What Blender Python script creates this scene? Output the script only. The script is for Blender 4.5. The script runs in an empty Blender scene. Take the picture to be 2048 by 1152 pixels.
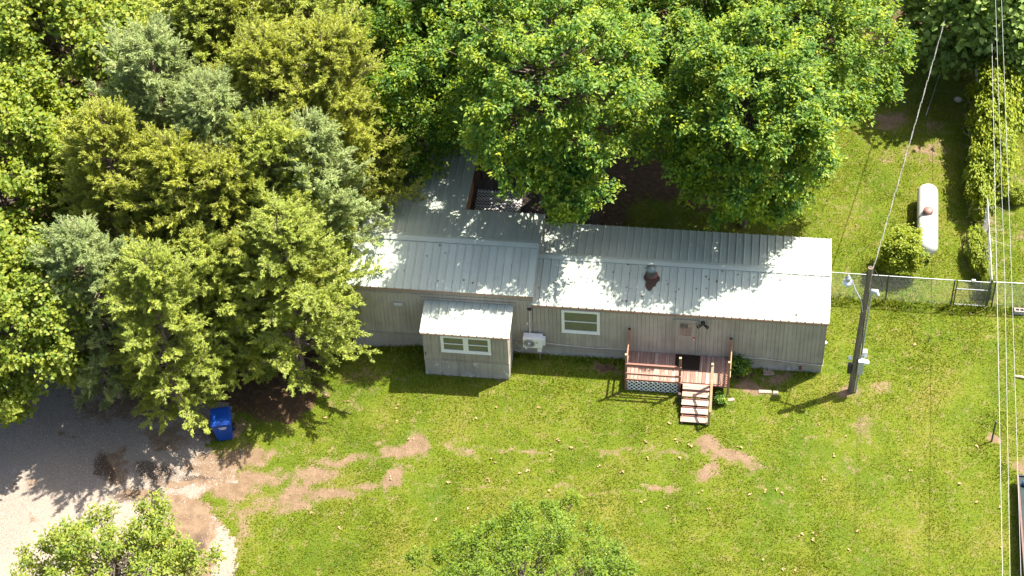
import bpy, math, random
import numpy as np
from mathutils import Matrix, Vector
random.seed(7); rng = np.random.default_rng(11)
sc = bpy.context.scene
C = sc.collection
# ------------------------------------------------------------------ camera
CF, CYAW, CPITCH, CROLL = 4177.0, 0.153744, 0.816532, -0.048907          # focal length in photo pixels (2048 wide), radians
CPOS = np.array([-3.562, -53.080, 60.855])
_r0 = np.array([math.cos(CYAW), math.sin(CYAW), 0.0])
_w = np.array([-math.sin(CYAW)*math.cos(CPITCH), math.cos(CYAW)*math.cos(CPITCH), -math.sin(CPITCH)])
_u0 = np.cross(_r0, _w)
CR = math.cos(CROLL)*_r0 + math.sin(CROLL)*_u0
CU = -math.sin(CROLL)*_r0 + math.cos(CROLL)*_u0
cam_d = bpy.data.cameras.new('camera'); cam = bpy.data.objects.new('camera', cam_d); C.objects.link(cam)
cam_d.sensor_width = 36.0; cam_d.lens = CF/2048*36.0; cam_d.clip_start = 0.5; cam_d.clip_end = 2000
m = Matrix.Identity(4)
for i in range(3):
    m[i][0] = CR[i]; m[i][1] = CU[i]; m[i][2] = -_w[i]; m[i][3] = CPOS[i]
cam.matrix_world = m
sc.camera = cam
def at(px, z):                                                           # photo pixel -> point at height z
    d = _w + CR*(px[0]-1024)/CF - CU*(px[1]-576)/CF
    return CPOS + d*(z-CPOS[2])/d[2]
# ------------------------------------------------------------------ light
SUN = np.array([0.469, 0.331, 1.0]); SUN /= np.linalg.norm(SUN)
world = bpy.data.worlds.new('World'); sc.world = world; world.use_nodes = True
wn = world.node_tree; wn.nodes.clear()
sky = wn.nodes.new('ShaderNodeTexSky'); sky.sky_type = 'NISHITA'; sky.sun_disc = False
sky.sun_elevation = math.asin(SUN[2]); sky.sun_rotation = math.atan2(SUN[0], SUN[1])
sky.dust_density = 3.0; sky.ozone_density = 0.4
bg = wn.nodes.new('ShaderNodeBackground'); bg.inputs[1].default_value = 0.10
wo = wn.nodes.new('ShaderNodeOutputWorld'); wn.links.new(sky.outputs[0], bg.inputs[0]); wn.links.new(bg.outputs[0], wo.inputs[0])
sl = bpy.data.lights.new('sun', 'SUN'); sl.energy = 4.8; sl.angle = math.radians(0.53); sl.color = (1.0, 0.95, 0.85)
so = bpy.data.objects.new('sun', sl); C.objects.link(so); so.location = (30, 20, 60)
so.rotation_euler = Vector(SUN).to_track_quat('Z', 'Y').to_euler()
sc.view_settings.view_transform = 'Standard'; sc.view_settings.look = 'None'
sc.view_settings.exposure = 1.7; sc.view_settings.gamma = 1.0; sc.view_settings.use_curve_mapping = False
# ------------------------------------------------------------------ materials
def mat(name):
    M = bpy.data.materials.new(name); M.use_nodes = True
    return M, M.node_tree, M.node_tree.nodes['Principled BSDF']
def nd(t, ty, **k):
    n = t.nodes.new(ty)
    for a, v in k.items(): setattr(n, a, v)
    return n
def ramp(t, fac, stops):
    r = nd(t, 'ShaderNodeValToRGB'); el = r.color_ramp.elements
    while len(el) < len(stops): el.new(0.5)
    for e, (p, c) in zip(el, stops): e.position = p; e.color = (*c, 1)
    t.links.new(fac, r.inputs[0]); return r.outputs[0]
def noise(t, scale, detail=4, rough=.6, vec=None, mapscale=None):
    n = nd(t, 'ShaderNodeTexNoise'); n.inputs['Scale'].default_value = scale; n.inputs['Detail'].default_value = detail; n.inputs['Roughness'].default_value = rough
    if vec is None:
        g = nd(t, 'ShaderNodeNewGeometry'); vec = g.outputs['Position']
    if mapscale:
        mp = nd(t, 'ShaderNodeMapping'); mp.inputs['Scale'].default_value = mapscale; t.links.new(vec, mp.inputs[0]); vec = mp.outputs[0]
    t.links.new(vec, n.inputs['Vector']); return n.outputs['Fac']
def mixc(t, fac, a, b, mode='MIX'):
    n = nd(t, 'ShaderNodeMix', data_type='RGBA', blend_type=mode)
    for s, v in ((n.inputs[0], fac), (n.inputs[6], a), (n.inputs[7], b)):
        if isinstance(v, (int, float)): s.default_value = v
        elif isinstance(v, tuple): s.default_value = (*v, 1)
        else: t.links.new(v, s)
    return n.outputs[2]
def mth(t, op, a, b=None, clamp=False):
    n = nd(t, 'ShaderNodeMath', operation=op); n.use_clamp = clamp
    for s, v in ((n.inputs[0], a), (n.inputs[1], b)):
        if v is None: continue
        if isinstance(v, (int, float)): s.default_value = v
        else: t.links.new(v, s)
    return n.outputs[0]
def bump(t, b, h, dist, strength=1.0):
    n = nd(t, 'ShaderNodeBump'); n.inputs['Distance'].default_value = dist; n.inputs['Strength'].default_value = strength
    t.links.new(h, n.inputs['Height']); t.links.new(n.outputs[0], b.inputs['Normal'])
def plain(name, col, rough=.6, metal=0., var=.25, scale=6., spec=.5, bmp=0.):
    M, t, b = mat(name)
    f = noise(t, scale, 5)
    c = ramp(t, f, [(.25, tuple(x*(1-var) for x in col)), (.5, col), (.75, tuple(min(1, x*(1+var*.7)) for x in col))])
    t.links.new(c, b.inputs['Base Color']); b.inputs['Roughness'].default_value = rough; b.inputs['Metallic'].default_value = metal
    b.inputs['Specular IOR Level'].default_value = spec
    if bmp: bump(t, b, noise(t, scale*8, 3), bmp)
    return M
def siding_mat(name, col, patches=0.0):
    M, t, b = mat(name)
    a = noise(t, 1.3, 4); s = noise(t, 1.0, 4, .65, None, (9, 9, .35))
    c = ramp(t, a, [(.3, tuple(x*.82 for x in col)), (.7, tuple(x*1.12 for x in col))])
    c = mixc(t, ramp(t, s, [(.45, (0, 0, 0)), (.8, (.55, .55, .55))]), c, tuple(min(1, x*1.45) for x in col))
    w = noise(t, 1.0, 3, .7, None, (22, 22, 2.4))
    c = mixc(t, ramp(t, w, [(.735, (0, 0, 0)), (.77, (.75, .75, .75))]), c, (.52, .49, .44))
    oi = nd(t, 'ShaderNodeObjectInfo'); c = mixc(t, 1.0, c, ramp(t, oi.outputs['Random'], [(0, (.88, .88, .88)), (1, (1.06, 1.06, 1.06))]), 'MULTIPLY')
    if patches:
        p = noise(t, 2.3, 6, .75)
        c = mixc(t, ramp(t, p, [(patches, (0, 0, 0)), (patches+.02, (1, 1, 1))]), c, (.55, .52, .46))
    t.links.new(c, b.inputs['Base Color']); b.inputs['Roughness'].default_value = .75; b.inputs['Specular IOR Level'].default_value = .25
    bump(t, b, noise(t, 1.0, 3, .6, None, (60, 60, 3)), .002)
    return M
def wood_mat(name, dark, light, worn, axis='y', worn_at=.6):
    M, t, b = mat(name)
    sc_ = {'x': (.8, 14, 14), 'y': (14, .8, 14), 'z': (14, 14, .8)}[axis]
    oi = nd(t, 'ShaderNodeObjectInfo')
    g = nd(t, 'ShaderNodeNewGeometry')
    ad = nd(t, 'ShaderNodeVectorMath', operation='ADD'); t.links.new(g.outputs['Position'], ad.inputs[0]); t.links.new(oi.outputs['Random'], ad.inputs[1])
    n1 = noise(t, 2.2, 6, .7, ad.outputs[0], sc_)
    c = ramp(t, n1, [(.3, dark), (.7, light)])
    n2 = noise(t, 1.6, 5, .7, ad.outputs[0], tuple(x*.35 for x in sc_))
    c = mixc(t, ramp(t, n2, [(worn_at-.08, (0, 0, 0)), (worn_at+.1, (1, 1, 1))]), c, worn)
    v = ramp(t, oi.outputs['Random'], [(0, (.78, .78, .78)), (1, (1.12, 1.12, 1.12))])
    c = mixc(t, 1.0, c, v, 'MULTIPLY')
    t.links.new(c, b.inputs['Base Color']); b.inputs['Roughness'].default_value = .8; b.inputs['Specular IOR Level'].default_value = .2
    bump(t, b, n1, .003)
    return M
def roof_mat(name, col):
    M, t, b = mat(name)
    f = noise(t, .9, 5, .65); s = noise(t, 1.0, 4, .6, None, (7, .5, 1)); sp = noise(t, 9, 3, .8)
    oi = nd(t, 'ShaderNodeObjectInfo')
    c = ramp(t, f, [(.3, tuple(x*.86 for x in col)), (.7, col)])
    c = mixc(t, ramp(t, s, [(.5, (0, 0, 0)), (.75, (.4, .4, .4))]), c, (.40, .39, .33))
    c = mixc(t, ramp(t, sp, [(.70, (0, 0, 0)), (.74, (.8, .8, .8))]), c, (.22, .19, .13))
    c = mixc(t, 1.0, c, ramp(t, oi.outputs['Random'], [(0, (.92, .92, .92)), (1, (1.03, 1.03, 1.03))]), 'MULTIPLY')
    t.links.new(c, b.inputs['Base Color']); b.inputs['Roughness'].default_value = .38; b.inputs['Metallic'].default_value = .0; b.inputs['Specular IOR Level'].default_value = .4
    return M
def leaf_mat(name, cols, trans=.32, gloss=.35, nscale=.55, wi=.55, wn=.8):
    M, t, b = mat(name)
    g = nd(t, 'ShaderNodeNewGeometry')
    tc = nd(t, 'ShaderNodeTexCoord')
    n = noise(t, nscale, 3, .6, tc.outputs['Object'])
    f = mth(t, 'ADD', mth(t, 'MULTIPLY', g.outputs['Random Per Island'], wi), mth(t, 'MULTIPLY', mth(t, 'SUBTRACT', n, .5-.28*.8/wn), wn), True)
    c = ramp(t, f, [(i/(len(cols)-1)*.9+.05, k) for i, k in enumerate(cols)])
    t.links.new(c, b.inputs['Base Color']); b.inputs['Roughness'].default_value = .5; b.inputs['Specular IOR Level'].default_value = gloss
    tr = nd(t, 'ShaderNodeBsdfTranslucent')
    hs = nd(t, 'ShaderNodeHueSaturation'); hs.inputs['Saturation'].default_value = 1.15; hs.inputs['Value'].default_value = 1.5; hs.inputs['Hue'].default_value = .485
    t.links.new(c, hs.inputs['Color']); t.links.new(hs.outputs[0], tr.inputs['Color'])
    mx = nd(t, 'ShaderNodeMixShader'); mx.inputs[0].default_value = trans
    t.links.new(b.outputs[0], mx.inputs[1]); t.links.new(tr.outputs[0], mx.inputs[2])
    t.links.new(mx.outputs[0], t.nodes['Material Output'].inputs['Surface'])
    return M
def attr(t, name):
    a = nd(t, 'ShaderNodeAttribute'); a.attribute_name = name; return a
SOIL = ((.125, .082, .048), (.205, .14, .088))
def ground_mat():
    M, t, b = mat('lawn_ground')
    n1 = noise(t, .35, 5); n2 = noise(t, 2.6, 5, .7); n3 = noise(t, 14, 4, .7)
    gr = ramp(t, n1, [(.3, (.055, .092, .008)), (.5, (.09, .118, .009)), (.7, (.135, .128, .022))])
    gr = mixc(t, ramp(t, n2, [(.52, (0, 0, 0)), (.72, (.8, .8, .8))]), gr, (.20, .15, .07))
    gr = mixc(t, 1.0, gr, ramp(t, n3, [(.3, (.62, .62, .62)), (.7, (1.25, 1.25, 1.25))]), 'MULTIPLY')
    so_ = ramp(t, n2, [(.3, SOIL[0]), (.7, SOIL[1])])
    so_ = mixc(t, 1.0, so_, ramp(t, n3, [(.3, (.8, .8, .8)), (.7, (1.15, 1.15, 1.15))]), 'MULTIPLY')
    d = attr(t, 'dirt').outputs['Fac']
    e = mth(t, 'ADD', d, mth(t, 'MULTIPLY', mth(t, 'SUBTRACT', mth(t, 'ADD', mth(t, 'MULTIPLY', n2, .6), mth(t, 'MULTIPLY', n3, .5)), .55), 2.0))
    c = mixc(t, ramp(t, e, [(.34, (0, 0, 0)), (.72, (1, 1, 1))]), gr, so_)
    li = ramp(t, noise(t, 5, 6, .8), [(.3, (.035, .022, .012)), (.55, (.09, .055, .03)), (.75, (.19, .12, .07))])
    l = mth(t, 'ADD', attr(t, 'litter').outputs['Fac'], mth(t, 'MULTIPLY', mth(t, 'SUBTRACT', n2, .5), 1.0))
    c = mixc(t, ramp(t, l, [(.42, (0, 0, 0)), (.6, (1, 1, 1))]), c, li)
    t.links.new(c, b.inputs['Base Color']); b.inputs['Roughness'].default_value = .95; b.inputs['Specular IOR Level'].default_value = .1
    bump(t, b, mth(t, 'ADD', n3, n2), .03)
    return M
def gravel_mat():
    M, t, b = mat('gravel')
    v = nd(t, 'ShaderNodeTexVoronoi'); v.inputs['Scale'].default_value = 26
    g = nd(t, 'ShaderNodeNewGeometry'); t.links.new(g.outputs['Position'], v.inputs['Vector'])
    n1 = noise(t, .8, 5, .6); n2 = noise(t, 60, 2)
    st = ramp(t, v.outputs['Color'], [(.1, (.14, .115, .095)), (.5, (.225, .188, .155)), (.9, (.31, .265, .222))])
    st = mixc(t, ramp(t, v.outputs['Distance'], [(.3, (0, 0, 0)), (.75, (.5, .5, .5))]), st, (.2, .17, .14))
    du = ramp(t, n2, [(.3, (.20, .16, .125)), (.7, (.265, .215, .17))])
    c = mixc(t, ramp(t, n1, [(.4, (.35, .35, .35)), (.65, (.8, .8, .8))]), st, du)
    mu = ramp(t, noise(t, 3, 5), [(.3, (.12, .076, .045)), (.7, (.20, .135, .085))])
    dm = mth(t, 'ADD', attr(t, 'dirt').outputs['Fac'], mth(t, 'MULTIPLY', mth(t, 'SUBTRACT', noise(t, 2.2, 6, .75), .42), 1.5))
    c = mixc(t, ramp(t, dm, [(.4, (0, 0, 0)), (.6, (1, 1, 1))]), c, mu)
    wet = ramp(t, mth(t, 'ADD', attr(t, 'wet').outputs['Fac'], mth(t, 'MULTIPLY', mth(t, 'SUBTRACT', n1, .5), .5)), [(.35, (0, 0, 0)), (.65, (1, 1, 1))])
    c = mixc(t, mth(t, 'MULTIPLY', wet, .85), c, (.05, .028, .016))
    t.links.new(c, b.inputs['Base Color'])
    t.links.new(mth(t, 'SUBTRACT', .92, mth(t, 'MULTIPLY', wet, .35)), b.inputs['Roughness']); b.inputs['Specular IOR Level'].default_value = .3
    bump(t, b, mth(t, 'SUBTRACT', 1.0, v.outputs['Distance']), .015, .6)
    return M
def rug_mat():
    M, t, b = mat('rug_weave')
    tc = nd(t, 'ShaderNodeTexCoord'); sx = nd(t, 'ShaderNodeSeparateXYZ'); t.links.new(tc.outputs['Object'], sx.inputs[0])
    X = mth(t, 'MULTIPLY', sx.outputs[0], 7.0); Y = mth(t, 'MULTIPLY', sx.outputs[1], 7.0)
    tri = mth(t, 'PINGPONG', X, .5)
    z = mth(t, 'FRACT', mth(t, 'ADD', mth(t, 'MULTIPLY', Y, .9), mth(t, 'MULTIPLY', tri, 1.4)))
    line = mth(t, 'LESS_THAN', mth(t, 'FRACT', mth(t, 'MULTIPLY', Y, .33)), .18)
    dots = mth(t, 'LESS_THAN', mth(t, 'FRACT', mth(t, 'MULTIPLY', X, 2.0)), .5)
    f = mth(t, 'MAXIMUM', mth(t, 'GREATER_THAN', z, .55), mth(t, 'MULTIPLY', line, dots))
    c = mixc(t, f, (.045, .045, .05), (.5, .48, .45))
    t.links.new(c, b.inputs['Base Color']); b.inputs['Roughness'].default_value = .95
    return M
WALL = (.35, .308, .252)
MT = dict(
    siding=siding_mat('painted_siding', WALL), trim=siding_mat('painted_trim', (.315, .275, .225)),
    skirt=siding_mat('skirting_panel_paint', (.335, .305, .26)), skirtp=siding_mat('peeling_skirting_paint', (.335, .305, .26), .575),
    roof=roof_mat('white_metal_roofing', (.40, .44, .365)), eave=plain('rusty_drip_edge', (.30, .17, .12), .7), rust=plain('rusted_sheet', (.055, .028, .016), .85, 0, .5, 12),
    rustred=plain('red_primer', (.16, .05, .03), .8), flue=plain('galvanised_flue', (.17, .21, .19), .45, .3, .3, 9),
    vinyl=plain('white_vinyl', (.72, .71, .67), .4, 0, .06), acw=plain('ac_white_paint', (.66, .66, .62), .4, 0, .08), grille=plain('ac_grille_grey', (.33, .31, .28), .5),
    glass=None, dark=plain('dark_plastic', (.02, .02, .02), .5), black=plain('black_metal', (.012, .012, .013), .5),
    deckf=wood_mat('red_stained_boards', (.20, .10, .075), (.33, .20, .15), (.42, .33, .26), 'y', .55), stain=wood_mat('red_stained_posts', (.22, .105, .07), (.36, .19, .13), (.40, .27, .17), 'z', .62),
    tread=wood_mat('worn_treads', (.26, .15, .11), (.38, .26, .2), (.46, .37, .29), 'x', .52), railx=wood_mat('red_stained_rails', (.24, .11, .085), (.36, .18, .14), (.40, .26, .19), 'x', .68),
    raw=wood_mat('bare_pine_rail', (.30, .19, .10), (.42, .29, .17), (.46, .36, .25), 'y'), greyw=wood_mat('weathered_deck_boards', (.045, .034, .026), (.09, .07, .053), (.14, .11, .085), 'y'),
    plank=wood_mat('brown_plank_wall', (.16, .085, .045), (.30, .18, .10), (.36, .26, .17), 'z'),
    lattice=plain('white_lattice', (.78, .78, .76), .6, 0, .15), mat_=plain('door_mat_fibre', (.028, .02, .013), .98, 0, .5, 40, .1, .01), rug=rug_mat(),
    pole=wood_mat('utility_pole_wood', (.12, .095, .065), (.24, .195, .14), (.28, .235, .175), 'z'), galv=plain('galvanised_steel', (.42, .43, .43), .42, .7, .15), conduit=plain('grey_conduit', (.30, .33, .32), .5, .2),
    box=plain('grey_meter_box', (.42, .45, .47), .45, .3, .12), lens=plain('lamp_lens', (.62, .66, .68), .2, 0, .1), wire=plain('aluminium_wire', (.33, .33, .32), .5, .4, .1), wired=plain('dark_cable', (.03, .03, .03), .6), cream=plain('cream_cable', (.5, .47, .4), .6),
    tank=plain('white_tank_paint', (.52, .51, .48), .45, 0, .10, 2.5), dome=plain('brown_tank_dome', (.20, .105, .08), .55, 0, .2), post=plain('dark_steel_post', (.07, .085, .075), .55, .4),
    bin=plain('blue_plastic', (.004, .05, .30), .42, 0, .18, 4), print=plain('white_print', (.7, .7, .7), .6, 0, .05), block=plain('concrete_block', (.42, .36, .31), .9, 0, .2), stone=plain('paver_stone', (.30, .22, .17), .9, 0, .25),
    trailer=plain('dark_green_deck', (.008, .022, .018), .35, 0, .4, 3), trim_t=plain('brown_trailer_rail', (.12, .06, .05), .6), blue=plain('blue_ball', (.02, .12, .35), .35),
    bark=wood_mat('bark', (.06, .045, .035), (.14, .11, .085), (.17, .14, .11), 'z'), cbark=wood_mat('cedar_bark', (.17, .115, .085), (.33, .25, .20), (.40, .32, .26), 'z'),
    red=plain('red_paint', (.5, .05, .03), .5), log=plain('cut_wood', (.42, .31, .2), .9),
    ground=ground_mat(), gravel=gravel_mat(),
    grass=leaf_mat('grass_blades', [(.040, .084, .005), (.078, .124, .006), (.118, .148, .006), (.155, .16, .010), (.21, .18, .04)], .22, .15, .6),
    maple=leaf_mat('maple_leaves', [(.045, .12, .02), (.095, .185, .022), (.18, .265, .024), (.29, .345, .026), (.42, .43, .032)], .42, .3, 1.7, .35, 2.0),
    maple2=leaf_mat('yellow_green_leaves', [(.065, .12, .016), (.12, .185, .02), (.19, .245, .026), (.27, .30, .04), (.36, .35, .09)], .42, .3, 1.1),
    small=leaf_mat('small_bright_leaves', [(.06, .13, .014), (.11, .185, .016), (.17, .24, .018), (.25, .30, .024)], .42, .3, 1.5),
    broad=leaf_mat('large_heart_leaves', [(.106, .188, .044), (.163, .250, .053), (.225, .312, .069), (.300, .375, .100)], .36, .35, 1.2),
    vine=leaf_mat('bright_vine_leaves', [(.10, .16, .014), (.17, .23, .016), (.25, .29, .018), (.34, .345, .024)], .42, .3, 1.5),
    cedary=leaf_mat('yellowish_cedar', [(.183, .177, .061), (.244, .275, .049), (.354, .397, .061), (.500, .500, .085)], .42, .2, .8),
    cedarg=leaf_mat('green_cedar', [(.183, .189, .073), (.238, .299, .061), (.348, .409, .073), (.488, .500, .110)], .42, .2, .8),
    cedarb=leaf_mat('blue_green_cedar', [(.183, .195, .104), (.232, .299, .116), (.342, .415, .159), (.488, .500, .244)], .42, .2, .8),
    fallen=leaf_mat('dry_fallen_leaves', [(.22, .14, .07), (.34, .22, .11), (.45, .32, .18)], .1, .2),
    dead=plain('dead_vine_stems', (.30, .25, .21), .9),
)
def glass_mat():
    M, t, b = mat('window_glass'); b.inputs['Base Color'].default_value = (.10, .105, .09, 1); b.inputs['Roughness'].default_value = .06; b.inputs['IOR'].default_value = 1.75
    bump(t, b, noise(t, 3, 2), .004); return M
MT['glass'] = glass_mat()
# ------------------------------------------------------------------ helpers
ORG = {}
def gz(x):                                                              # the yard falls a little towards the cedars
    s = np.clip((-14.5-np.asarray(x, float))/5.0, 0, 1); return -0.30*s*s*(3-2*s)
def tag(o, label=None, cat=None, group=None, kind=None):
    if label: o['label'] = label
    if cat: o['category'] = cat
    if group: o['group'] = group
    if kind: o['kind'] = kind
    return o
def reg(o, parent, origin):
    C.objects.link(o); po = ORG[parent.name] if parent else np.zeros(3)
    if parent: o.parent = parent
    o.location = tuple(np.asarray(origin, float)-po); ORG[o.name] = np.asarray(origin, float); return o
def thing(name, loc, label, cat, group=None):
    o = bpy.data.objects.new(name, None); o.empty_display_size = .2
    return tag(reg(o, None, loc), label, cat, group)
def inst(name, me, parent, origin, rotz=0):
    o = bpy.data.objects.new(name, me); reg(o, parent, origin); o.rotation_euler = (0, 0, rotz); return o
def fastmesh(name, V, T, material):
    me = bpy.data.meshes.new(name); V = np.asarray(V, np.float32); T = np.asarray(T, np.int32)
    me.vertices.add(len(V)); me.vertices.foreach_set('co', V.ravel())
    k = T.shape[1]; me.loops.add(T.size); me.loops.foreach_set('vertex_index', T.ravel())
    me.polygons.add(len(T)); me.polygons.foreach_set('loop_start', np.arange(0, T.size, k, dtype=np.int32))
    me.update(calc_edges=True); me.materials.append(material); return me
class MB:
    def __init__(s): s.v = []; s.f = []; s.sm = []
    def add(s, vs, fs, smooth=False):
        o = len(s.v); s.v += [tuple(map(float, p)) for p in vs]; s.f += [tuple(i+o for i in f) for f in fs]; s.sm += [smooth]*len(fs); return s
    def box(s, a, b):
        (x0, y0, z0), (x1, y1, z1) = a, b
        return s.add([(x0,y0,z0),(x1,y0,z0),(x1,y1,z0),(x0,y1,z0),(x0,y0,z1),(x1,y0,z1),(x1,y1,z1),(x0,y1,z1)],
                     [(0,3,2,1),(4,5,6,7),(0,1,5,4),(1,2,6,5),(2,3,7,6),(3,0,4,7)])
    def bar(s, p, q, w, d, up=(0, 0, 1)):                                # rectangular bar p->q
        p = np.array(p, float); q = np.array(q, float); t = q-p; t /= np.linalg.norm(t)
        a = np.cross(t, up)
        if np.linalg.norm(a) < 1e-6: a = np.cross(t, (0, 1, 0))
        a /= np.linalg.norm(a); b = np.cross(a, t)
        V = [e + a*w/2*i + b*d/2*j for e in (p, q) for i, j in ((-1,-1),(1,-1),(1,1),(-1,1))]
        return s.add(V, [(0,3,2,1),(4,5,6,7),(0,1,5,4),(1,2,6,5),(2,3,7,6),(3,0,4,7)])
    def tube(s, pts, rad, n=8, cap=True):
        pts = [np.array(p, float) for p in pts]
        if not hasattr(rad, '__len__'): rad = [rad]*len(pts)
        V = []; a = None
        for i, p in enumerate(pts):
            t = pts[min(i+1, len(pts)-1)]-pts[max(i-1, 0)]; t = t/(np.linalg.norm(t)+1e-12)
            if a is None: a = np.cross(t, (0, 0, 1) if abs(t[2]) < .9 else (1, 0, 0))
            a = a-t*(a@t); a /= np.linalg.norm(a); b = np.cross(t, a)
            for k in range(n):
                th = 2*math.pi*k/n; V.append(p+rad[i]*(a*math.cos(th)+b*math.sin(th)))
        F = [(i*n+k, i*n+(k+1) % n, (i+1)*n+(k+1) % n, (i+1)*n+k) for i in range(len(pts)-1) for k in range(n)]
        s.add(V, F, n > 5)
        if cap:
            s.add(V[:n], [tuple(range(n))[::-1]]); s.add(V[-n:], [tuple(range(n))])
        return s
    def lathe(s, c, prof, n=16, axis='z', phase=0.):
        V = []
        for r, h in prof:
            for k in range(n):
                th = 2*math.pi*k/n+phase; x, y = r*math.cos(th), r*math.sin(th)
                V.append((c[0]+x, c[1]+y, c[2]+h) if axis == 'z' else (c[0]+x, c[1]+h, c[2]+y) if axis == 'y' else (c[0]+h, c[1]+x, c[2]+y))
        F = [(i*n+k, i*n+(k+1) % n, (i+1)*n+(k+1) % n, (i+1)*n+k) for i in range(len(prof)-1) for k in range(n)]
        s.add(V, F, True)
        if prof[0][0] > 1e-4: s.add(V[:n], [tuple(range(n))[::-1]])
        if prof[-1][0] > 1e-4: s.add(V[-n:], [tuple(range(n))])
        return s
    def mesh(s, name, material, origin=(0, 0, 0)):
        me = bpy.data.meshes.new(name); o = np.array(origin, float)
        me.from_pydata([tuple(np.array(p)-o) for p in s.v], [], s.f); me.polygons.foreach_set('use_smooth', s.sm)
        me.materials.append(material if not isinstance(material, str) else MT[material]); me.update(); return me
    def build(s, name, material, parent=None, origin=None):
        if origin is None: origin = ORG[parent.name] if parent else (0, 0, 0)
        return inst(name, s.mesh(name, material, origin), parent, origin)
def bevel(o, w=.01, n=1):
    md = o.modifiers.new('bevel', 'BEVEL'); md.width = w; md.segments = n; md.limit_method = 'ANGLE'; return o
# value noise on numpy arrays
_tab = np.random.default_rng(3).random((256, 256))
def vnoise(x, y):
    xi = np.floor(x).astype(int); yi = np.floor(y).astype(int); fx = x-xi; fy = y-yi
    fx = fx*fx*(3-2*fx); fy = fy*fy*(3-2*fy); g = lambda a, b: _tab[a % 256, b % 256]
    return (g(xi, yi)*(1-fx)+g(xi+1, yi)*fx)*(1-fy)+(g(xi, yi+1)*(1-fx)+g(xi+1, yi+1)*fx)*fy
def fbm(x, y, o=4):
    v = 0; a = .5; t = 0
    for i in range(o): v = v+a*vnoise(x*2**i+17*i, y*2**i+31*i); t += a; a *= .55
    return v/t
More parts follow.
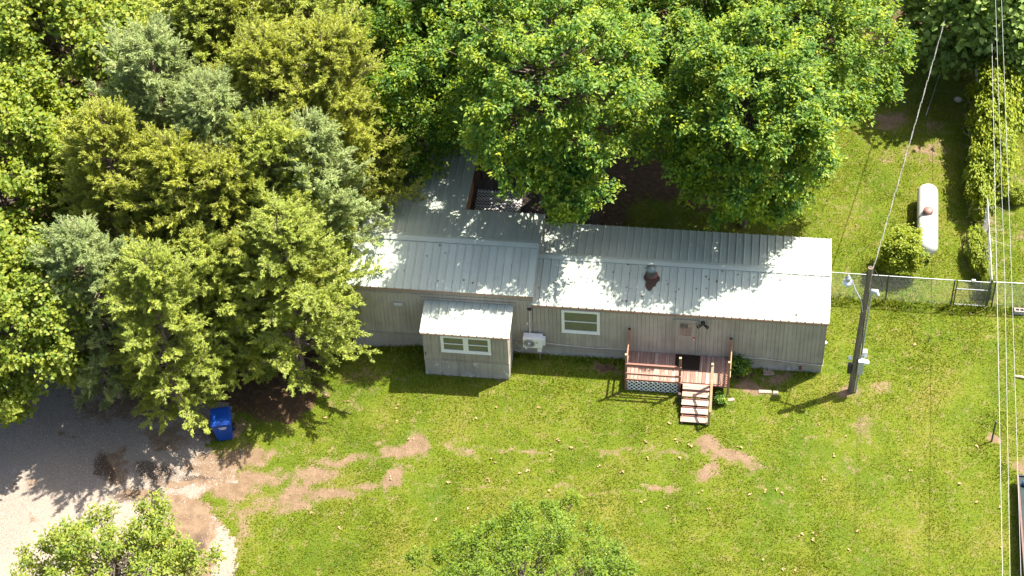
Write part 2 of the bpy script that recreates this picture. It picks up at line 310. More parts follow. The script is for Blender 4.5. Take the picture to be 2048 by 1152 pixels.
# ------------------------------------------------------------------ ground
def blob(X, Y, px, rx, ry, rot=0., amp=1.):                              # soft ellipse centred where photo pixel px meets the ground
    c = at(px, 0); dx, dy = X-c[0], Y-c[1]; cs, sn = math.cos(rot), math.sin(rot)
    q = ((dx*cs+dy*sn)/rx)**2+((-dx*sn+dy*cs)/ry)**2
    return amp*np.exp(-q*1.2)
def masks(X, Y):
    X0, Y0 = X, Y; X = X0+1.1*(fbm(X0*.9+70, Y0*.9, 4)-.5)+.35*(fbm(X0*3.1, Y0*3.1+50, 3)-.5); Y = Y0+.9*(fbm(X0*.9, Y0*.9+70, 4)-.5)+.35*(fbm(X0*3.1+50, Y0*3.1, 3)-.5)
    n = fbm(X*.55, Y*.55, 5); n2 = fbm(X*1.7+40, Y*1.7+9, 4)
    d = np.zeros_like(X)
    for px, rx, ry, rot, a in (((835,895),.75,.6,.5,1), ((790,905),.9,.35,.1,.9), ((790,960),.45,.75,-.3,.95), ((735,965),1.0,.35,.1,.8), ((660,985),1.6,.4,.15,.75), ((560,985),1.4,.7,.1,.8), ((520,950),1.6,.5,.2,.85),
                               ((690,915),1.6,.4,.12,.7), ((620,945),1.3,.5,.2,.7), ((760,880),.5,.25,0,.6), ((1410,885),.55,.45,0,1), ((1470,915),1.1,.42,-.1,1.05), ((1425,940),.5,.4,0,.9), ((1330,905),1.0,.2,-.02,.8), ((1500,945),.5,.22,0,.6),
                               ((1230,905),2.6,.16,-.03,.62), ((1050,900),2.0,.16,-.03,.6), ((1330,978),1.0,.14,-.02,.9), ((1180,975),2.8,.12,-.03,.55), ((960,972),2.0,.14,-.03,.6), ((930,900),.8,.3,0,.6),
                               ((1500,770),.9,.35,-.1,1), ((1480,742),.6,.5,0,.8), ((1545,755),.8,.4,0,.6), ((1222,735),1.0,.28,-.05,.85), ((1700,785),.5,.4,0,.9), ((1750,770),.6,.5,0,.55), ((1983,883),.28,.24,0,1.1), ((2040,935),.6,.5,0,.8),
                               ((1730,850),.6,.9,0,.45), ((1720,700),.5,.8,0,.45), ((1700,930),.8,.6,0,.35), ((1640,880),1.0,.5,0,.3), ((650,780),.8,.7,0,.4), ((1620,700),.3,.6,0,.5),
                               ((1780,240),1.0,.8,0,.75), ((1850,300),1.3,1.2,0,.42), ((1760,320),1.0,1.2,0,.4), ((2020,365),1.0,1.4,0,.6), ((1960,380),.5,3.2,0,.8), ((1950,500),.5,1.5,0,.5), ((2035,470),.7,.8,0,.5), ((1700,420),1.4,1.4,0,.35), ((1870,250),1.2,.8,0,.5),
                               ((1000,770),.5,.3,0,.3), ((720,745),1.5,.5,0,.35), ((480,905),1.6,.6,.1,1.), ((440,850),1.0,.6,0,.9), ((500,1005),1.2,.4,.1,.8), ((460,960),1.4,.7,0,1.0), ((590,1010),1.0,.4,.1,.8), ((480,1050),.5,1.2,.2,.6), ((600,960),1.2,.3,.2,.6)):
        d = np.maximum(d, blob(X, Y, px, rx, ry, rot, a))
    d = d*(.78+.85*n)+.2*(n2-.5)
    # gravel drive: lower left
    gv = np.zeros_like(X)
    for px, rx, ry, a in (((60,900),5,4,1.3), ((250,930),4,2.6,1.3), ((120,1080),6,3,1.5), ((330,1080),2.2,2.6,1.3), ((400,1110),1.4,2.,1.2), ((-200,1000),9,6,1.5), ((250,835),4.5,2.2,1.2), ((60,800),4,3,1.2), ((100,1250),7,4,1.5), ((400,930),2.0,1.0,1.0), ((350,1230),2.4,3,1.3)):
        gv = np.maximum(gv, blob(X, Y, px, rx, ry, 0, a))
    gv = gv+.5*(n-.5)+.18*(n2-.5)
    gd = np.zeros_like(X)                                                # mud on the drive
    for px, rx, ry, rot, a in (((330,1010),.7,.9,0,.9), ((400,1010),1.2,.7,0,1.2), ((480,990),1.6,.7,.1,1.3), ((365,1060),1.1,1.2,0,1.2), ((390,1115),.9,1.2,0,1.0), ((230,930),.35,1.1,.5,1.0), ((270,975),.9,.3,.1,1.0), ((380,955),1.5,.22,.15,.95), ((430,925),1.3,.8,0,.8), ((480,905),1.6,.8,.1,1.2),
                               ((70,960),.25,.4,0,.7), ((30,960),.2,.5,0,.6), ((60,1030),.2,.3,0,.5), ((440,850),1.2,.6,0,1.0), ((120,860),.5,.2,0,.6), ((260,800),3,1.2,0,.7), ((330,870),1.2,.8,0,.55), ((200,800),2,1,0,.6)):
        gd = np.maximum(gd, blob(X, Y, px, rx, ry, rot, a))
    wt = np.maximum.reduce([blob(X, Y, (215,930), .38, 1.0, .5), blob(X, Y, (250,985), .9, .25, -.1), blob(X, Y, (300,935), 1.1, .55, 0, .9), blob(X, Y, (390,1085), .55, .9, 0, .75), blob(X, Y, (400,945), 1.3, .2, .1, .8), blob(X, Y, (380,1030), .9, .3, 0, .5)])
    # leaf litter under the trees
    li = np.clip((Y-8.4+1.6*(n-.5)+.18*np.abs(X+6))/1.4, 0, 1)*np.clip((-1.2-X-.0*(Y-12)+1.5*(n-.5))/1.5, 0, 1)
    lc = np.clip((-18.6-X+1.5*(n-.5))/1.2, 0, 1)*np.clip((Y+4.4+1.5*(n-.5))/1.2, 0, 1)
    lr = np.clip((Y-18.5+1.5*(n-.5))/1.5, 0, 1)
    lb = np.clip((Y-4.3)/.3, 0, 1)*np.clip((-8.3-X)/.6, 0, 1)+blob(X, Y, (1240,420), 1.0, 1.6, 0, .9)*np.clip(.3+n, 0, 1)
    li = np.clip(np.maximum.reduce([li, lc, lr*.8, lb, blob(X, Y, (1222,735), 1.1, .3, -.05, .7), blob(X, Y, (1480,745), .7, .45, 0, .75)]), 0, 1)
    return np.clip(d, 0, 1.3), gv, np.clip(gd*(.6+.8*n), 0, 1.3), wt*(.5+n), li
def axis(a, b, step, far):
    fine = np.arange(a, b+1e-6, step); r = np.geomspace(1, far, 12)
    return np.concatenate([a-r[::-1], fine, b+r])
gx, gy = axis(-42, 12, .16, 300), axis(-17, 28, .16, 300)
GX, GY = np.meshgrid(gx, gy, indexing='ij'); nx, ny = GX.shape
MD, MG, MGD, MW, ML = masks(GX, GY)
GZ = gz(GX)+.05*(fbm(GX*.3, GY*.3, 3)-.5)*np.clip((np.abs(GX+9)-9.5)/2+np.clip(-GY-1.8, 0, 2), 0, 1)*np.clip(12-np.abs(GY), 0, 1)
def cell_mesh(name, keep, dz, material, attrs):
    idx = np.arange(nx*ny).reshape(nx, ny)
    Q = np.stack([idx[:-1, :-1], idx[1:, :-1], idx[1:, 1:], idx[:-1, 1:]], -1)[keep].reshape(-1, 4)
    u, inv = np.unique(Q, return_inverse=True); Q = inv.reshape(-1, 4)
    V = np.stack([GX.ravel()[u], GY.ravel()[u], GZ.ravel()[u]+dz], -1)
    me = fastmesh(name, V, Q, material)
    for k, A in attrs.items():
        a = me.attributes.new(k, 'FLOAT', 'POINT'); a.data.foreach_set('value', A.ravel()[u].astype(np.float32))
    me.polygons.foreach_set('use_smooth', [True]*len(Q))
    return me
o = inst('lawn', cell_mesh('lawn', np.ones((nx-1, ny-1), bool), 0, MT['ground'], dict(dirt=MD, litter=ML)), None, (0, 0, 0)); tag(o, kind='structure')
gk = (MG[:-1, :-1] > .5) & (GX[:-1, :-1] > -41.5) & (GX[:-1, :-1] < 11) & (GY[:-1, :-1] > -16.5) & (GY[:-1, :-1] < 1)
o = inst('gravel_driveway', cell_mesh('gravel_driveway', gk, .006, MT['gravel'], dict(dirt=MGD, wet=MW)), None, (0, 0, 0)); tag(o, kind='structure')
# ------------------------------------------------------------------ house
H = thing('mobile_home', (-9, 0, 0), 'long taupe single-wide mobile home with white ribbed metal roof', 'house')
EAVE, RIDGE, W, OV = 2.93, 3.34, 4.26, .07
XL, XS, XR = -18.1, -11.06, 0.0                                          # left end, roof step, right end
E2, R2 = 3.40, 3.93
def panel_mesh(w, dy, dz, name='roof_panel'):
    b = MB(); pr = [(0, 0), (.012, .038), (.040, .038), (.052, 0), (w*.5, 0), (w*.5+.006, .005), (w*.5+.022, .005), (w*.5+.028, 0), (w-.003, 0)]
    V = [(x, 0, h) for x, h in pr]+[(x, dy, dz+h) for x, h in pr]+[(x, 0, -.02) for x, h in pr]
    n = len(pr); F = [(i, i+1, n+i+1, n+i) for i in range(n-1)]+[(2*n+i, 2*n+i+1, i+1, i) for i in range(n-1)]
    b.add(V, F); return b.mesh(name, 'roof')
def roof_run(parent, x0, x1, y0, z0, dy, dz, w=.305):
    n = max(1, round((x1-x0)/w)); ww = (x1-x0)/n; me = panel_mesh(ww, dy, dz)
    for i in range(n): inst('roof_panel', me, parent, (x0+i*ww, y0, z0))
def slab(b, x0, x1, y0, z0, y1, z1, t=.07, drop=.012):
    return b.add([(x0,y0,z0-drop),(x1,y0,z0-drop),(x1,y1,z1-drop),(x0,y1,z1-drop),(x0,y0,z0-drop-t),(x1,y0,z0-drop-t),(x1,y1,z1-drop-t),(x0,y1,z1-drop-t)],
                 [(0,1,2,3),(7,6,5,4),(0,4,5,1),(1,5,6,2),(2,6,7,3),(3,7,4,0)])
# walls (solid core with siding panels hung on it)
b = MB(); b.box((XS+.02, .01, .3), (-.01, W-.01, EAVE-.09)); b.add([(-.01,.01,EAVE-.09),(-.01,W-.01,EAVE-.09),(-.01,W/2,RIDGE-.1),(XS+.02,.01,EAVE-.09),(XS+.02,W-.01,EAVE-.09),(XS+.02,W/2,RIDGE-.1)], [(0,1,2),(3,5,4),(0,2,5,3),(1,4,5,2),(0,3,4,1)])
wall = b.build('wall', 'siding', H)
b = MB(); b.box((XL+.01, .008, -.35), (XS, W-.008, E2-.12)); b.add([(XS,.008,E2-.12),(XS,W-.008,E2-.12),(XS,W/2,R2-.11),(XL+.01,.008,E2-.12),(XL+.01,W-.008,E2-.12),(XL+.01,W/2,R2-.11)], [(0,1,2),(3,5,4),(0,2,5,3),(1,4,5,2),(0,3,4,1)])
wall2 = b.build('wall', 'siding', H)
def siding_mesh(w, h, name='siding_panel'):
    b = MB(); P = []; x = 0.; s = .152
    P.append((0, -.018))
    while x+s < w-.02:
        x += s; P += [(x-.009, -.018), (x-.005, -.006), (x+.005, -.006), (x+.009, -.018)]
    P.append((w-.004, -.018)); n = len(P)
    V = [(x, y, 0) for x, y in P]+[(x, y, h) for x, y in P]+[(0, 0, 0), (w-.004, 0, 0), (w-.004, 0, h), (0, 0, h)]
    F = [(i, i+1, n+i+1, n+i) for i in range(n-1)]+[(2*n, 0, n, 2*n+3), (n-1, 2*n+1, 2*n+2, 2*n-1)]
    b.add(V, F); return b.mesh(name, 'siding')
def side_run(parent, x0, x1, y, z0, z1, w=1.22):
    n = max(1, math.ceil((x1-x0)/w-.2)); ww = (x1-x0)/n; me = siding_mesh(ww, z1-z0)
    for i in range(n): inst('siding_panel', me, parent, (x0+i*ww, y, z0))
side_run(wall, XS+.02, -.0, .01, .58, 2.86)
side_run(wall2, XL, -15.1, .008, .76, 2.98); side_run(wall2, -11.84, XS, .008, .76, 2.98); side_run(wall2, -15.1, -11.84, .008, 2.5, 2.98)
me = siding_mesh(W/4, 2.28)
for i in range(4): inst('siding_panel', me, wall, (-.01, i*W/4, .58), math.pi/2)
# skirting
def skirt_run(x0, x1, y, z0, z1, material, w=.56, rot=0):
    n = max(1, round((x1-x0)/w)); ww = (x1-x0)/n
    b = MB(); b.box((0, -.012, 0), (ww-.016, .02, z1-z0)); me = b.mesh('skirting_panel', material)
    for i in range(n): inst('skirting_panel', me, H, (x0+i*ww, y, z0) if not rot else (y, x0+i*ww, z0), rot)
skirt_run(XS, 0, .03, -.03, .50, 'skirt'); skirt_run(XL, -15.1, .025, -.36, .66, 'skirt'); skirt_run(-11.84, XS, .025, -.05, .6, 'skirt')
skirt_run(.02, W-.02, -.03, -.03, .52, 'skirt', .6, math.pi/2)
b = MB(); b.box((XS+.02, .02, -.03), (-.03, W-.02, .31)); b.build('crawl_space', 'skirt', H)
# horizontal trim boards
for x0, x1, y, z0, z1, k in ((XS, .012, -.012, .50, .575, .02), (XL, -15.1, -.012, .66, .755, .02), (-11.84, XS-.002, -.012, .6, .755, .02), (XL, XS+.03, -.012, 2.98, 3.07, .025), (XL, XS+.03, -.008, 3.07, 3.29, .012), (XS+.03, .012, -.012, 2.70, 2.83, .018)):
    MB().box((x0, y-k, z0), (x1, y+.025, z1)).build('trim_board', 'trim', H)
MB().box((-.012, -.03, .56), (.026, .03, 2.84)).build('corner_trim', 'trim', H)
MB().box((XL-.02, -.028, -.36), (XL+.03, .02, 3.26)).build('corner_trim', 'trim', H)
# main roof, right section
b = MB(); slab(b, XS, .075, -OV, EAVE, W/2, RIDGE); slab(b, XS, .075, W+OV, EAVE, W/2, RIDGE)
roof = b.build('roof', 'trim', H)
dy = W/2+OV; dzr = RIDGE-EAVE
roof_run(roof, XS-.05, .09, -OV-.02, EAVE, dy+.02, dzr); roof_run(roof, XS-.05, .09, W/2, RIDGE, dy+.02, -dzr)
def cap(parent, x0, x1, y, z, sl_, w=.17, lift=.044):
    b = MB(); V = []
    for x in (x0, x1): V += [(x, y-w, z-w*sl_+lift-.012), (x, y-w, z-w*sl_+lift), (x, y-.02, z+lift+.004), (x, y+.02, z+lift+.004), (x, y+w, z-w*sl_+lift), (x, y+w, z-w*sl_+lift-.012)]
    b.add(V, [(i, 6+i, 7+i, i+1) for i in range(5)]); return b.build('ridge_cap', 'roof', parent)
cap(roof, XS, .10, W/2, RIDGE, dzr/dy)
MB().box((XS+.02, -OV-.035, EAVE-.10), (.095, -OV-.005, EAVE-.022)).build('drip_edge', 'eave', roof)
b = MB()
for s0, s1 in ((( -OV, EAVE), (W/2, RIDGE)), ((W/2, RIDGE), (W+OV, EAVE))):
    b.bar((.088, s0[0], s0[1]-.01), (.088, s1[0], s1[1]-.01), .022, .10)
b.build('gable_trim', 'vinyl', roof)
# roof, left section (higher) with the rear addition
b = MB(); slab(b, XL, XS+.06, -.10, E2, W/2, R2); slab(b, XL, XS+.06, W+.02, E2, W/2, R2)
roof2 = b.build('roof', 'trim', H)
dy2 = W/2+.10; dz2 = R2-E2
roof_run(roof2, XL-.05, XS+.07, -.12, E2, dy2+.02, dz2); roof_run(roof2, XL-.05, XS+.07, W/2, R2, W/2+.02, -dz2*(W/2+.02)/dy2)
cap(roof2, XL-.06, XS+.08, W/2, R2, dz2/dy2, .2)
MB().box((XL-.03, -.13, E2-.10), (XS+.06, -.105, E2-.022)).build('drip_edge', 'eave', roof2)
b = MB(); b.bar((XS+.075, -.1, E2-.03), (XS+.075, W/2, R2-.03), .02, .10); b.bar((XS+.075, W/2, R2-.03), (XS+.075, W+.02, E2-.03), .02, .10); b.build('gable_trim', 'trim', roof2)
# rear addition
ZB = R2-dz2*(W/2+.02)/dy2
AX1, AY1, AZ1 = -14.28, 8.6, 2.86
b = MB(); b.box((XL+.03, W, -.35), (AX1-.22, AY1-.15, 2.6)); add_w = b.build('addition_wall', 'plank', H)
b = MB(); b.box((0, 0, 0), (.02, .178, 2.95)); me = b.mesh('wall_plank', 'plank')
for i in range(23):
    o = inst('wall_plank', me, add_w, (AX1-.22, W+.04+i*.18, -.05)); o.scale = (1, 1, 1.07-.007*i)
b = MB(); slab(b, XL, AX1, W+.03, ZB+.0, AY1, AZ1); ar = b.build('addition_roof', 'trim', H)
roof_run(ar, XL-.05, AX1+.02, W+.005, ZB+.004, AY1-W, AZ1-ZB)
b = MB(); b.bar((AX1+.03, W+.05, ZB-.02), (AX1+.03, AY1, AZ1-.02), .16, .012); b.bar((AX1+.11, W+.05, ZB-.07), (AX1+.11, AY1, AZ1-.07), .012, .12); b.build('gable_trim', 'roof', ar)
# lean-to at the far left, half under the cedars
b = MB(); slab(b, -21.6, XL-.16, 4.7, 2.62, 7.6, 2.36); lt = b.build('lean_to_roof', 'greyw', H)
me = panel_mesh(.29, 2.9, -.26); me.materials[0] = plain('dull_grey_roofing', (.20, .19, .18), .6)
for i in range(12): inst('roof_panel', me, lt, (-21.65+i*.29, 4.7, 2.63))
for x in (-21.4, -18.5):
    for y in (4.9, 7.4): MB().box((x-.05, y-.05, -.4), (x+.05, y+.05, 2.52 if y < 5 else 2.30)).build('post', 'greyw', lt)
# bump-out
BX0, BX1, BY, BH = -15.09, -11.84, -1.38, 2.50
b = MB(); b.box((BX0+.02, BY+.02, .2), (BX1-.02, .0, BH-.16)); b.add([(BX0+.02, BY+.02, BH-.16), (BX1-.02, BY+.02, BH-.16), (BX1-.02, 0, 2.66), (BX0+.02, 0, 2.66), (BX0+.02, 0, BH-.16), (BX1-.02, 0, BH-.16)], [(0,1,2,3),(1,5,2),(0,3,4),(0,4,5,1)])
bw = b.build('bump_out_wall', 'siding', H)
n = 3; me = siding_mesh((BX1-BX0)/n, 1.42)
for i in range(n): inst('siding_panel', me, bw, (BX0+i*(BX1-BX0)/n, BY+.02, .95))
me = siding_mesh(-BY/1, 1.42); inst('siding_panel', me, bw, (BX1-.02, BY+.02, .95), math.pi/2)
MB().box((BX0-.012, BY-.015, .86), (BX1+.014, BY+.03, .945)).build('trim_board', 'trim', H)
for i in range(5):
    w_ = (BX1-BX0)/5; MB().box((BX0+i*w_, BY+.005, -.12), (BX0+(i+1)*w_-.016, BY+.04, .86)).build('skirting_panel', 'skirtp', H)
MB().box((BX1-.04, BY+.04, -.05), (BX1-.004, 0, .93)).build('skirting_panel', 'skirt', H)
b = MB(); slab(b, BX0-.06, BX1+.07, BY-.12, BH+.03, .0, 2.76, .05); br = b.build('bump_out_roof', 'trim', H)
roof_run(br, BX0-.08, BX1+.09, BY-.14, BH+.03, 1.52, .235)
MB().box((BX0-.075, BY-.155, BH-.045), (BX1+.085, BY-.125, BH+.01)).build('drip_edge', 'eave', br)
MB().box((BX0-.2, -.05, 2.80), (BX1+.15, -.015, 2.90)).build('trim_board', 'trim', H)
# windows
def window(x0, x1, z0, z1, y, n=1):
    f = MB(); t = .11; f.box((x0, y-.045, z0), (x1, y, z0+t)); f.box((x0, y-.045, z1-t), (x1, y, z1)); f.box((x0, y-.044, z0+t), (x0+t, y, z1-t)); f.box((x1-t, y-.044, z0+t), (x1, y, z1-t))
    for k in range(1, n):
        xm = x0+(x1-x0)*k/n; f.box((xm-.10, y-.0435, z0+t), (xm+.10, y, z1-t))
    o = f.build('window', 'vinyl', H)
    for k in range(n):
        a = x0+t if k == 0 else x0+(x1-x0)*k/n+.10; c = x1-t if k == n-1 else x0+(x1-x0)*(k+1)/n-.10; zm = (z0+z1)/2
        MB().box((a, y-.014, zm), (c, y-.004, z1-t)).build('pane', 'glass', o); MB().box((a, y-.020, z0+t), (c, y-.004, zm-.03)).build('pane', 'glass', o)
        MB().box((a, y-.032, zm-.03), (c, y-.006, zm+.005)).build('meeting_rail', 'vinyl', o)
    MB().box((x0-.01, y-.07, z0-.025), (x1+.01, y, z0)).build('sill', 'vinyl', o)
window(-9.94, -8.48, 1.47, 2.69, -.006); window(-14.40, -12.49, 1.45, 2.34, BY, 2)
# door
d = MB(); d.box((-5.62, -.048, .64), (-4.83, 0, 2.50)); door = d.build('door', 'siding', H); bevel(door, .006)
b = MB(); b.box((-5.70, -.055, .62), (-5.63, 0, 2.58)); b.box((-4.82, -.055, .62), (-4.75, 0, 2.58)); b.box((-5.63, -.054, 2.51), (-4.82, 0, 2.58)); b.build('frame', 'trim', door)
MB().box((-5.45, -.055, 1.72), (-5.02, -.02, 2.40)).build('pane', 'glass', door)
b = MB(); b.box((-5.48, -.062, 1.69), (-4.99, -.03, 1.72)); b.box((-5.48, -.062, 2.40), (-4.99, -.03, 2.43)); b.box((-5.48, -.061, 1.72), (-5.45, -.03, 2.40)); b.box((-5.02, -.061, 1.72), (-4.99, -.03, 2.40)); b.build('pane_frame', 'trim', door)
MB().box((-4.94, -.058, 1.50), (-4.86, -.03, 1.66)).build('lock_plate', 'red', door); MB().lathe((-4.90, -.10, 1.56), [(.012, .05), (.03, .03), (.03, 0)], 10, 'y').build('door_knob', 'acw', door)
# porch lamp beside the door
L = thing('porch_light', (-4.58, -.02, 2.45), 'black twin-head porch light fixed right of the front door', 'wall lamp')
MB().lathe((-4.58, -.06, 2.48), [(.05, .05), (.09, .02), (.07, -.05), (.02, -.09)], 12, 'y').build('wall_plate', 'black', L)
for s in (-1, 1): MB().tube([(-4.58, -.1, 2.46), (-4.58+s*.1, -.16, 2.43), (-4.58+s*.19, -.24, 2.44)], [.025, .05, .07], 8).build('lamp_head', 'black', L)
# vents and outlets on the walls
b = MB(); b.box((-16.44, -.05, 2.34), (-15.98, -.008, 2.52)); o = b.build('wall_vent', 'trim', H)
for k in range(3): MB().box((-16.38, -.07, 2.37+k*.05), (-16.04, -.045, 2.385+k*.05)).build('slat', 'acw', o)
MB().box((-1.32, -.04, .12), (-1.18, .0, .32)).build('access_plate', 'box', H)
MB().box((-.86, -.03, .14), (-.75, .0, .34)).build('painted_patch', 'rustred', H)
MB().lathe((.06, .5, 1.2), [(.0, -.06), (.07, -.05), (.07, .05), (0, .06)], 10).build('wall_fitting', 'acw', H)
MB().tube([(-15.02+0*k, -1.40, 1.32) for k in (0,)]+[(-15.02, -1.47, 1.30), (-15.0, -1.5, 1.24)], .018, 6).build('hose_tap', 'dark', H)
# cable along the skirting
pts = [(-10.62, -.06, .78), (-9.8, -.05, .70), (-8.6, -.06, .66), (-7.4, -.05, .72)]; MB().tube(pts, .014, 5).build('cable', 'cream', H)
MB().tube([(-3.4, -.05, .66), (-2.3, -.05, .70), (-1.1, -.05, .58), (.03, -.05, .50), (.04, .3, .5)], .012, 5).build('cable', 'cream', H)
MB().tube([(-11.38, -.1, .9), (-11.62, -.08, .92), (-11.74, -.1, .75), (-11.55, -.1, .5), (-11.45, -.1, .35), (-11.6, -.1, .22), (-11.8, -.12, .35)], .013, 5).build('cable', 'cream', H)
# flue on the roof
F = thing('roof_flue', (-6.66, 1.5, 3.23), 'grey metal chimney flue in a rusted hole on the roof', 'chimney')
rz = lambda y: EAVE+dzr*(y+OV)/dy
b = MB(); ring = []
for k in range(26):
    a = 2*math.pi*k/26; rr = 1+.13*math.sin(3*a+1)+.08*math.sin(7*a); x = -6.65+.285*math.cos(a)*rr*(1 if math.sin(a) > -.2 else .86); y = 1.30+.42*math.sin(a)*rr; ring.append((x, y, rz(y)+.044))
b.add(ring+[(x, y, z-.012) for x, y, z in ring], [tuple(range(26))]+[(k, 26+k, 26+(k+1) % 26, (k+1) % 26) for k in range(26)]); b.build('rusted_sheet', 'rust', F)
MB().lathe((-6.65, 1.55, 3.20), [(.24, .06), (.20, .10), (.17, .12)], 18).build('flashing', 'rustred', F)
MB().lathe((-6.66, 1.5, 3.15), [(.155, 0), (.155, .40), (.17, .40), (.17, .44), (.15, .44)], 20).build('pipe', 'flue', F)
MB().lathe((-6.66, 1.5, 3.62), [(.19, 0), (.195, .03), (.19, .06), (.10, .12), (.0, .13)], 20).build('cap', 'flue', F)
b = MB()
for k in range(4):
    a = k*math.pi/2+.4; b.bar((-6.66+.15*math.cos(a), 1.5+.15*math.sin(a), 3.56), (-6.66+.17*math.cos(a), 1.5+.17*math.sin(a), 3.64), .02, .01)
b.build('cap_straps', 'flue', F)
# heat pump
A = thing('heat_pump', (-11.03, -.25, .80), 'white outdoor heat pump unit with round fan grille on taupe wall', 'air conditioner')
o = MB().box((-11.41, -.40, .80), (-10.66, -.09, 1.34)).build('cabinet', 'acw', A); bevel(o, .015, 2)
o2 = MB().lathe((-11.17, -.405, 1.07), [(.225, .01), (.225, -.012), (.205, -.016), (.2, .0)], 28, 'y').build('fan_grille', 'grille', A)
b = MB()
for r in (.04, .08, .12, .16, .195): b.lathe((-11.17, -.412, 1.07), [(r-.006, 0), (r, -.008), (r+.006, 0)], 24, 'y')
b.build('grille_rings', 'acw', o2); MB().lathe((-11.17, -.42, 1.07), [(.05, .01), (.045, -.008), (0, -.01)], 16, 'y').build('hub', 'acw', o2)
MB().box((-10.92, -.404, 1.10), (-10.82, -.398, 1.16)).build('badge', 'grille', A)
MB().box((-10.66, -.34, .92), (-10.56, -.12, 1.24)).build('valve_cover', 'acw', A)
for x in (-11.32, -10.80): MB().box((x, -.42, .74), (x+.06, .0, .80)).build('wall_bracket', 'acw', A)
MB().box((-10.86, -.36, .56), (-10.70, -.2, .74)).build('junction_box', 'acw', A)
MB().tube([(-10.78, -.28, .56), (-10.78, -.28, .02)], .02, 6).build('conduit', 'galv', A)
MB().tube([(-11.15, -.06, 2.60), (-11.16, -.06, 1.9), (-11.17, -.08, 1.32)], .035, 8).build('line_set', 'cream', A)
MB().lathe((-11.15, -.04, 2.63), [(.0, -.05), (.08, -.03), (.09, .01), (.05, .03)], 12).build('wall_sleeve', 'rust', A)
MB().box((-11.29, -.06, 1.76), (-11.22, .0, 1.86)).build('switch_box', 'acw', A)
# ------------------------------------------------------------------ front deck
DX0, DX1, DY, DZ = -7.36, -3.50, -1.42, .60
D = thing('front_deck', (-5.43, -.7, 0), 'faded red wooden front deck with steps and white lattice skirt', 'deck')
nb = 27; bw_ = (DX1-DX0)/nb
me = MB().box((0, 0, 0), (bw_-.012, -DY-.03, .035)).mesh('deck_board', 'deckf')
for i in range(nb):
    o = inst('deck_board', me, D, (DX0+i*bw_, DY, DZ-.035+random.uniform(-.004, .004)))
MB().box((DX0-.02, DY-.045, DZ-.10), (DX1+.02, DY-.005, DZ-.037)).build('rim_joist', 'railx', D)
MB().box((DX0-.02, DY, DZ-.20), (DX0+.02, -.06, DZ-.04)).build('rim_joist', 'stain', D); MB().box((DX1-.02, DY, DZ-.20), (DX1+.02, -.06, DZ-.04)).build('rim_joist', 'stain', D)
def post(p, x, y, z0, z1, m_='stain', s=.09): return bevel(MB().box((x-s/2, y-s/2, z0), (x+s/2, y+s/2, z1)).build('post', m_, p), .008)
for x, y, z1 in ((DX0, DY-.06, 2.03), (-5.33, DY-.06, 2.03), (DX1, DY-.06, 1.98), (DX0+.02, -.16, 2.0), (DX1, -.16, 1.82)):
    o = post(D, x, y, 0, z1)
    MB().box((x-.047, y-.047, z1), (x+.047, y+.047, z1+.012)).build('post_top', 'raw' if y < -1 else 'black', o)
for z in (1.50, 1.02, .68): MB().bar((DX0-.04, DY-.115, z), (-5.28, DY-.115, z-.01), .04, .09).build('rail', 'railx', D)
MB().bar((DX0-.04, DY-.11, 1.57), (-5.28, DY-.11, 1.56), .075, .03).build('rail', 'railx', D)
for z in (1.50, 1.05): MB().bar((DX0, DY-.02, z), (DX0+.02, -.2, z), .04, .09).build('rail', 'stain', D); MB().bar((DX1+.05, DY-.02, z), (DX1+.05, -.2, z), .04, .09).build('rail', 'raw', D)
def lattice(parent, p0, ux, w, h, step=.105, sw=.03, material='lattice'):
    b = MB(); p0 = np.array(p0, float); ux = np.array(ux, float); uz = np.array((0, 0, 1.)); nn = np.cross(ux, uz)
    for sgn, off in ((1, 0), (-1, .008)):
        k = -h if sgn > 0 else 0
        while k < (w if sgn > 0 else w+h):
            if sgn > 0: a0 = max(0, -k); a1 = min(h, w-k); P = [(k+a0, a0), (k+a1, a1)]
            else: a0 = max(0, k-w); a1 = min(h, k); P = [(k-a0, a0), (k-a1, a1)]
            if a1-a0 > .04: b.bar(p0+ux*P[0][0]+uz*P[0][1]+nn*off, p0+ux*P[1][0]+uz*P[1][1]+nn*off, .007, sw, nn) if False else b.bar(p0+ux*P[0][0]+uz*P[0][1]+nn*off, p0+ux*P[1][0]+uz*P[1][1]+nn*off, sw, .007, nn)
            k += step*1.414
    return b.build('lattice', material, parent)
lattice(D, (DX0+.03, DY-.055, .01), (1, 0, 0), 2.0, .53, .13, .038); lattice(D, (DX1-.36, DY-.03, DZ+.0), (1, 0, 0), .36, .74, .085, .022, 'railx')
# steps
for i, (y, z) in enumerate(((DY-.20, .60), (DY-.46, .49), (DY-.78, .375), (DY-1.10, .26), (DY-1.42, .145))):
    for k in (0, 1): bevel(MB().box((-5.20, y-.13+k*.134, z-.04), (-4.19, y-.003+k*.134, z)).build('tread', 'tread', D), .004)
    if i > 0: MB().box((-5.16, y+.135, z-.03), (-4.23, y+.15, z+.05)).build('riser', 'railx', D)
for x in (-5.14, -4.25): MB().add([(x-.02, DY-.05, .36), (x-.02, DY-.05, .53), (x-.02, DY-1.56, .10), (x-.02, DY-1.56, 0), (x-.02, DY-1.30, 0), (x+.02, DY-.05, .36), (x+.02, DY-.05, .53), (x+.02, DY-1.56, .10), (x+.02, DY-1.56, 0), (x+.02, DY-1.30, 0)], [(0,1,2,3,4), (9,8,7,6,5), (0,5,6,1), (1,6,7,2), (2,7,8,3), (3,8,9,4), (4,9,5,0)]).build('stringer', 'stain', D)
o = post(D, -4.13, DY-.10, .0, 1.86, 'raw'); post(D, -4.13, DY-1.52, 0, .86, 'raw'); post(D, -5.30, DY-.42, 0, .42, 'greyw', .12)
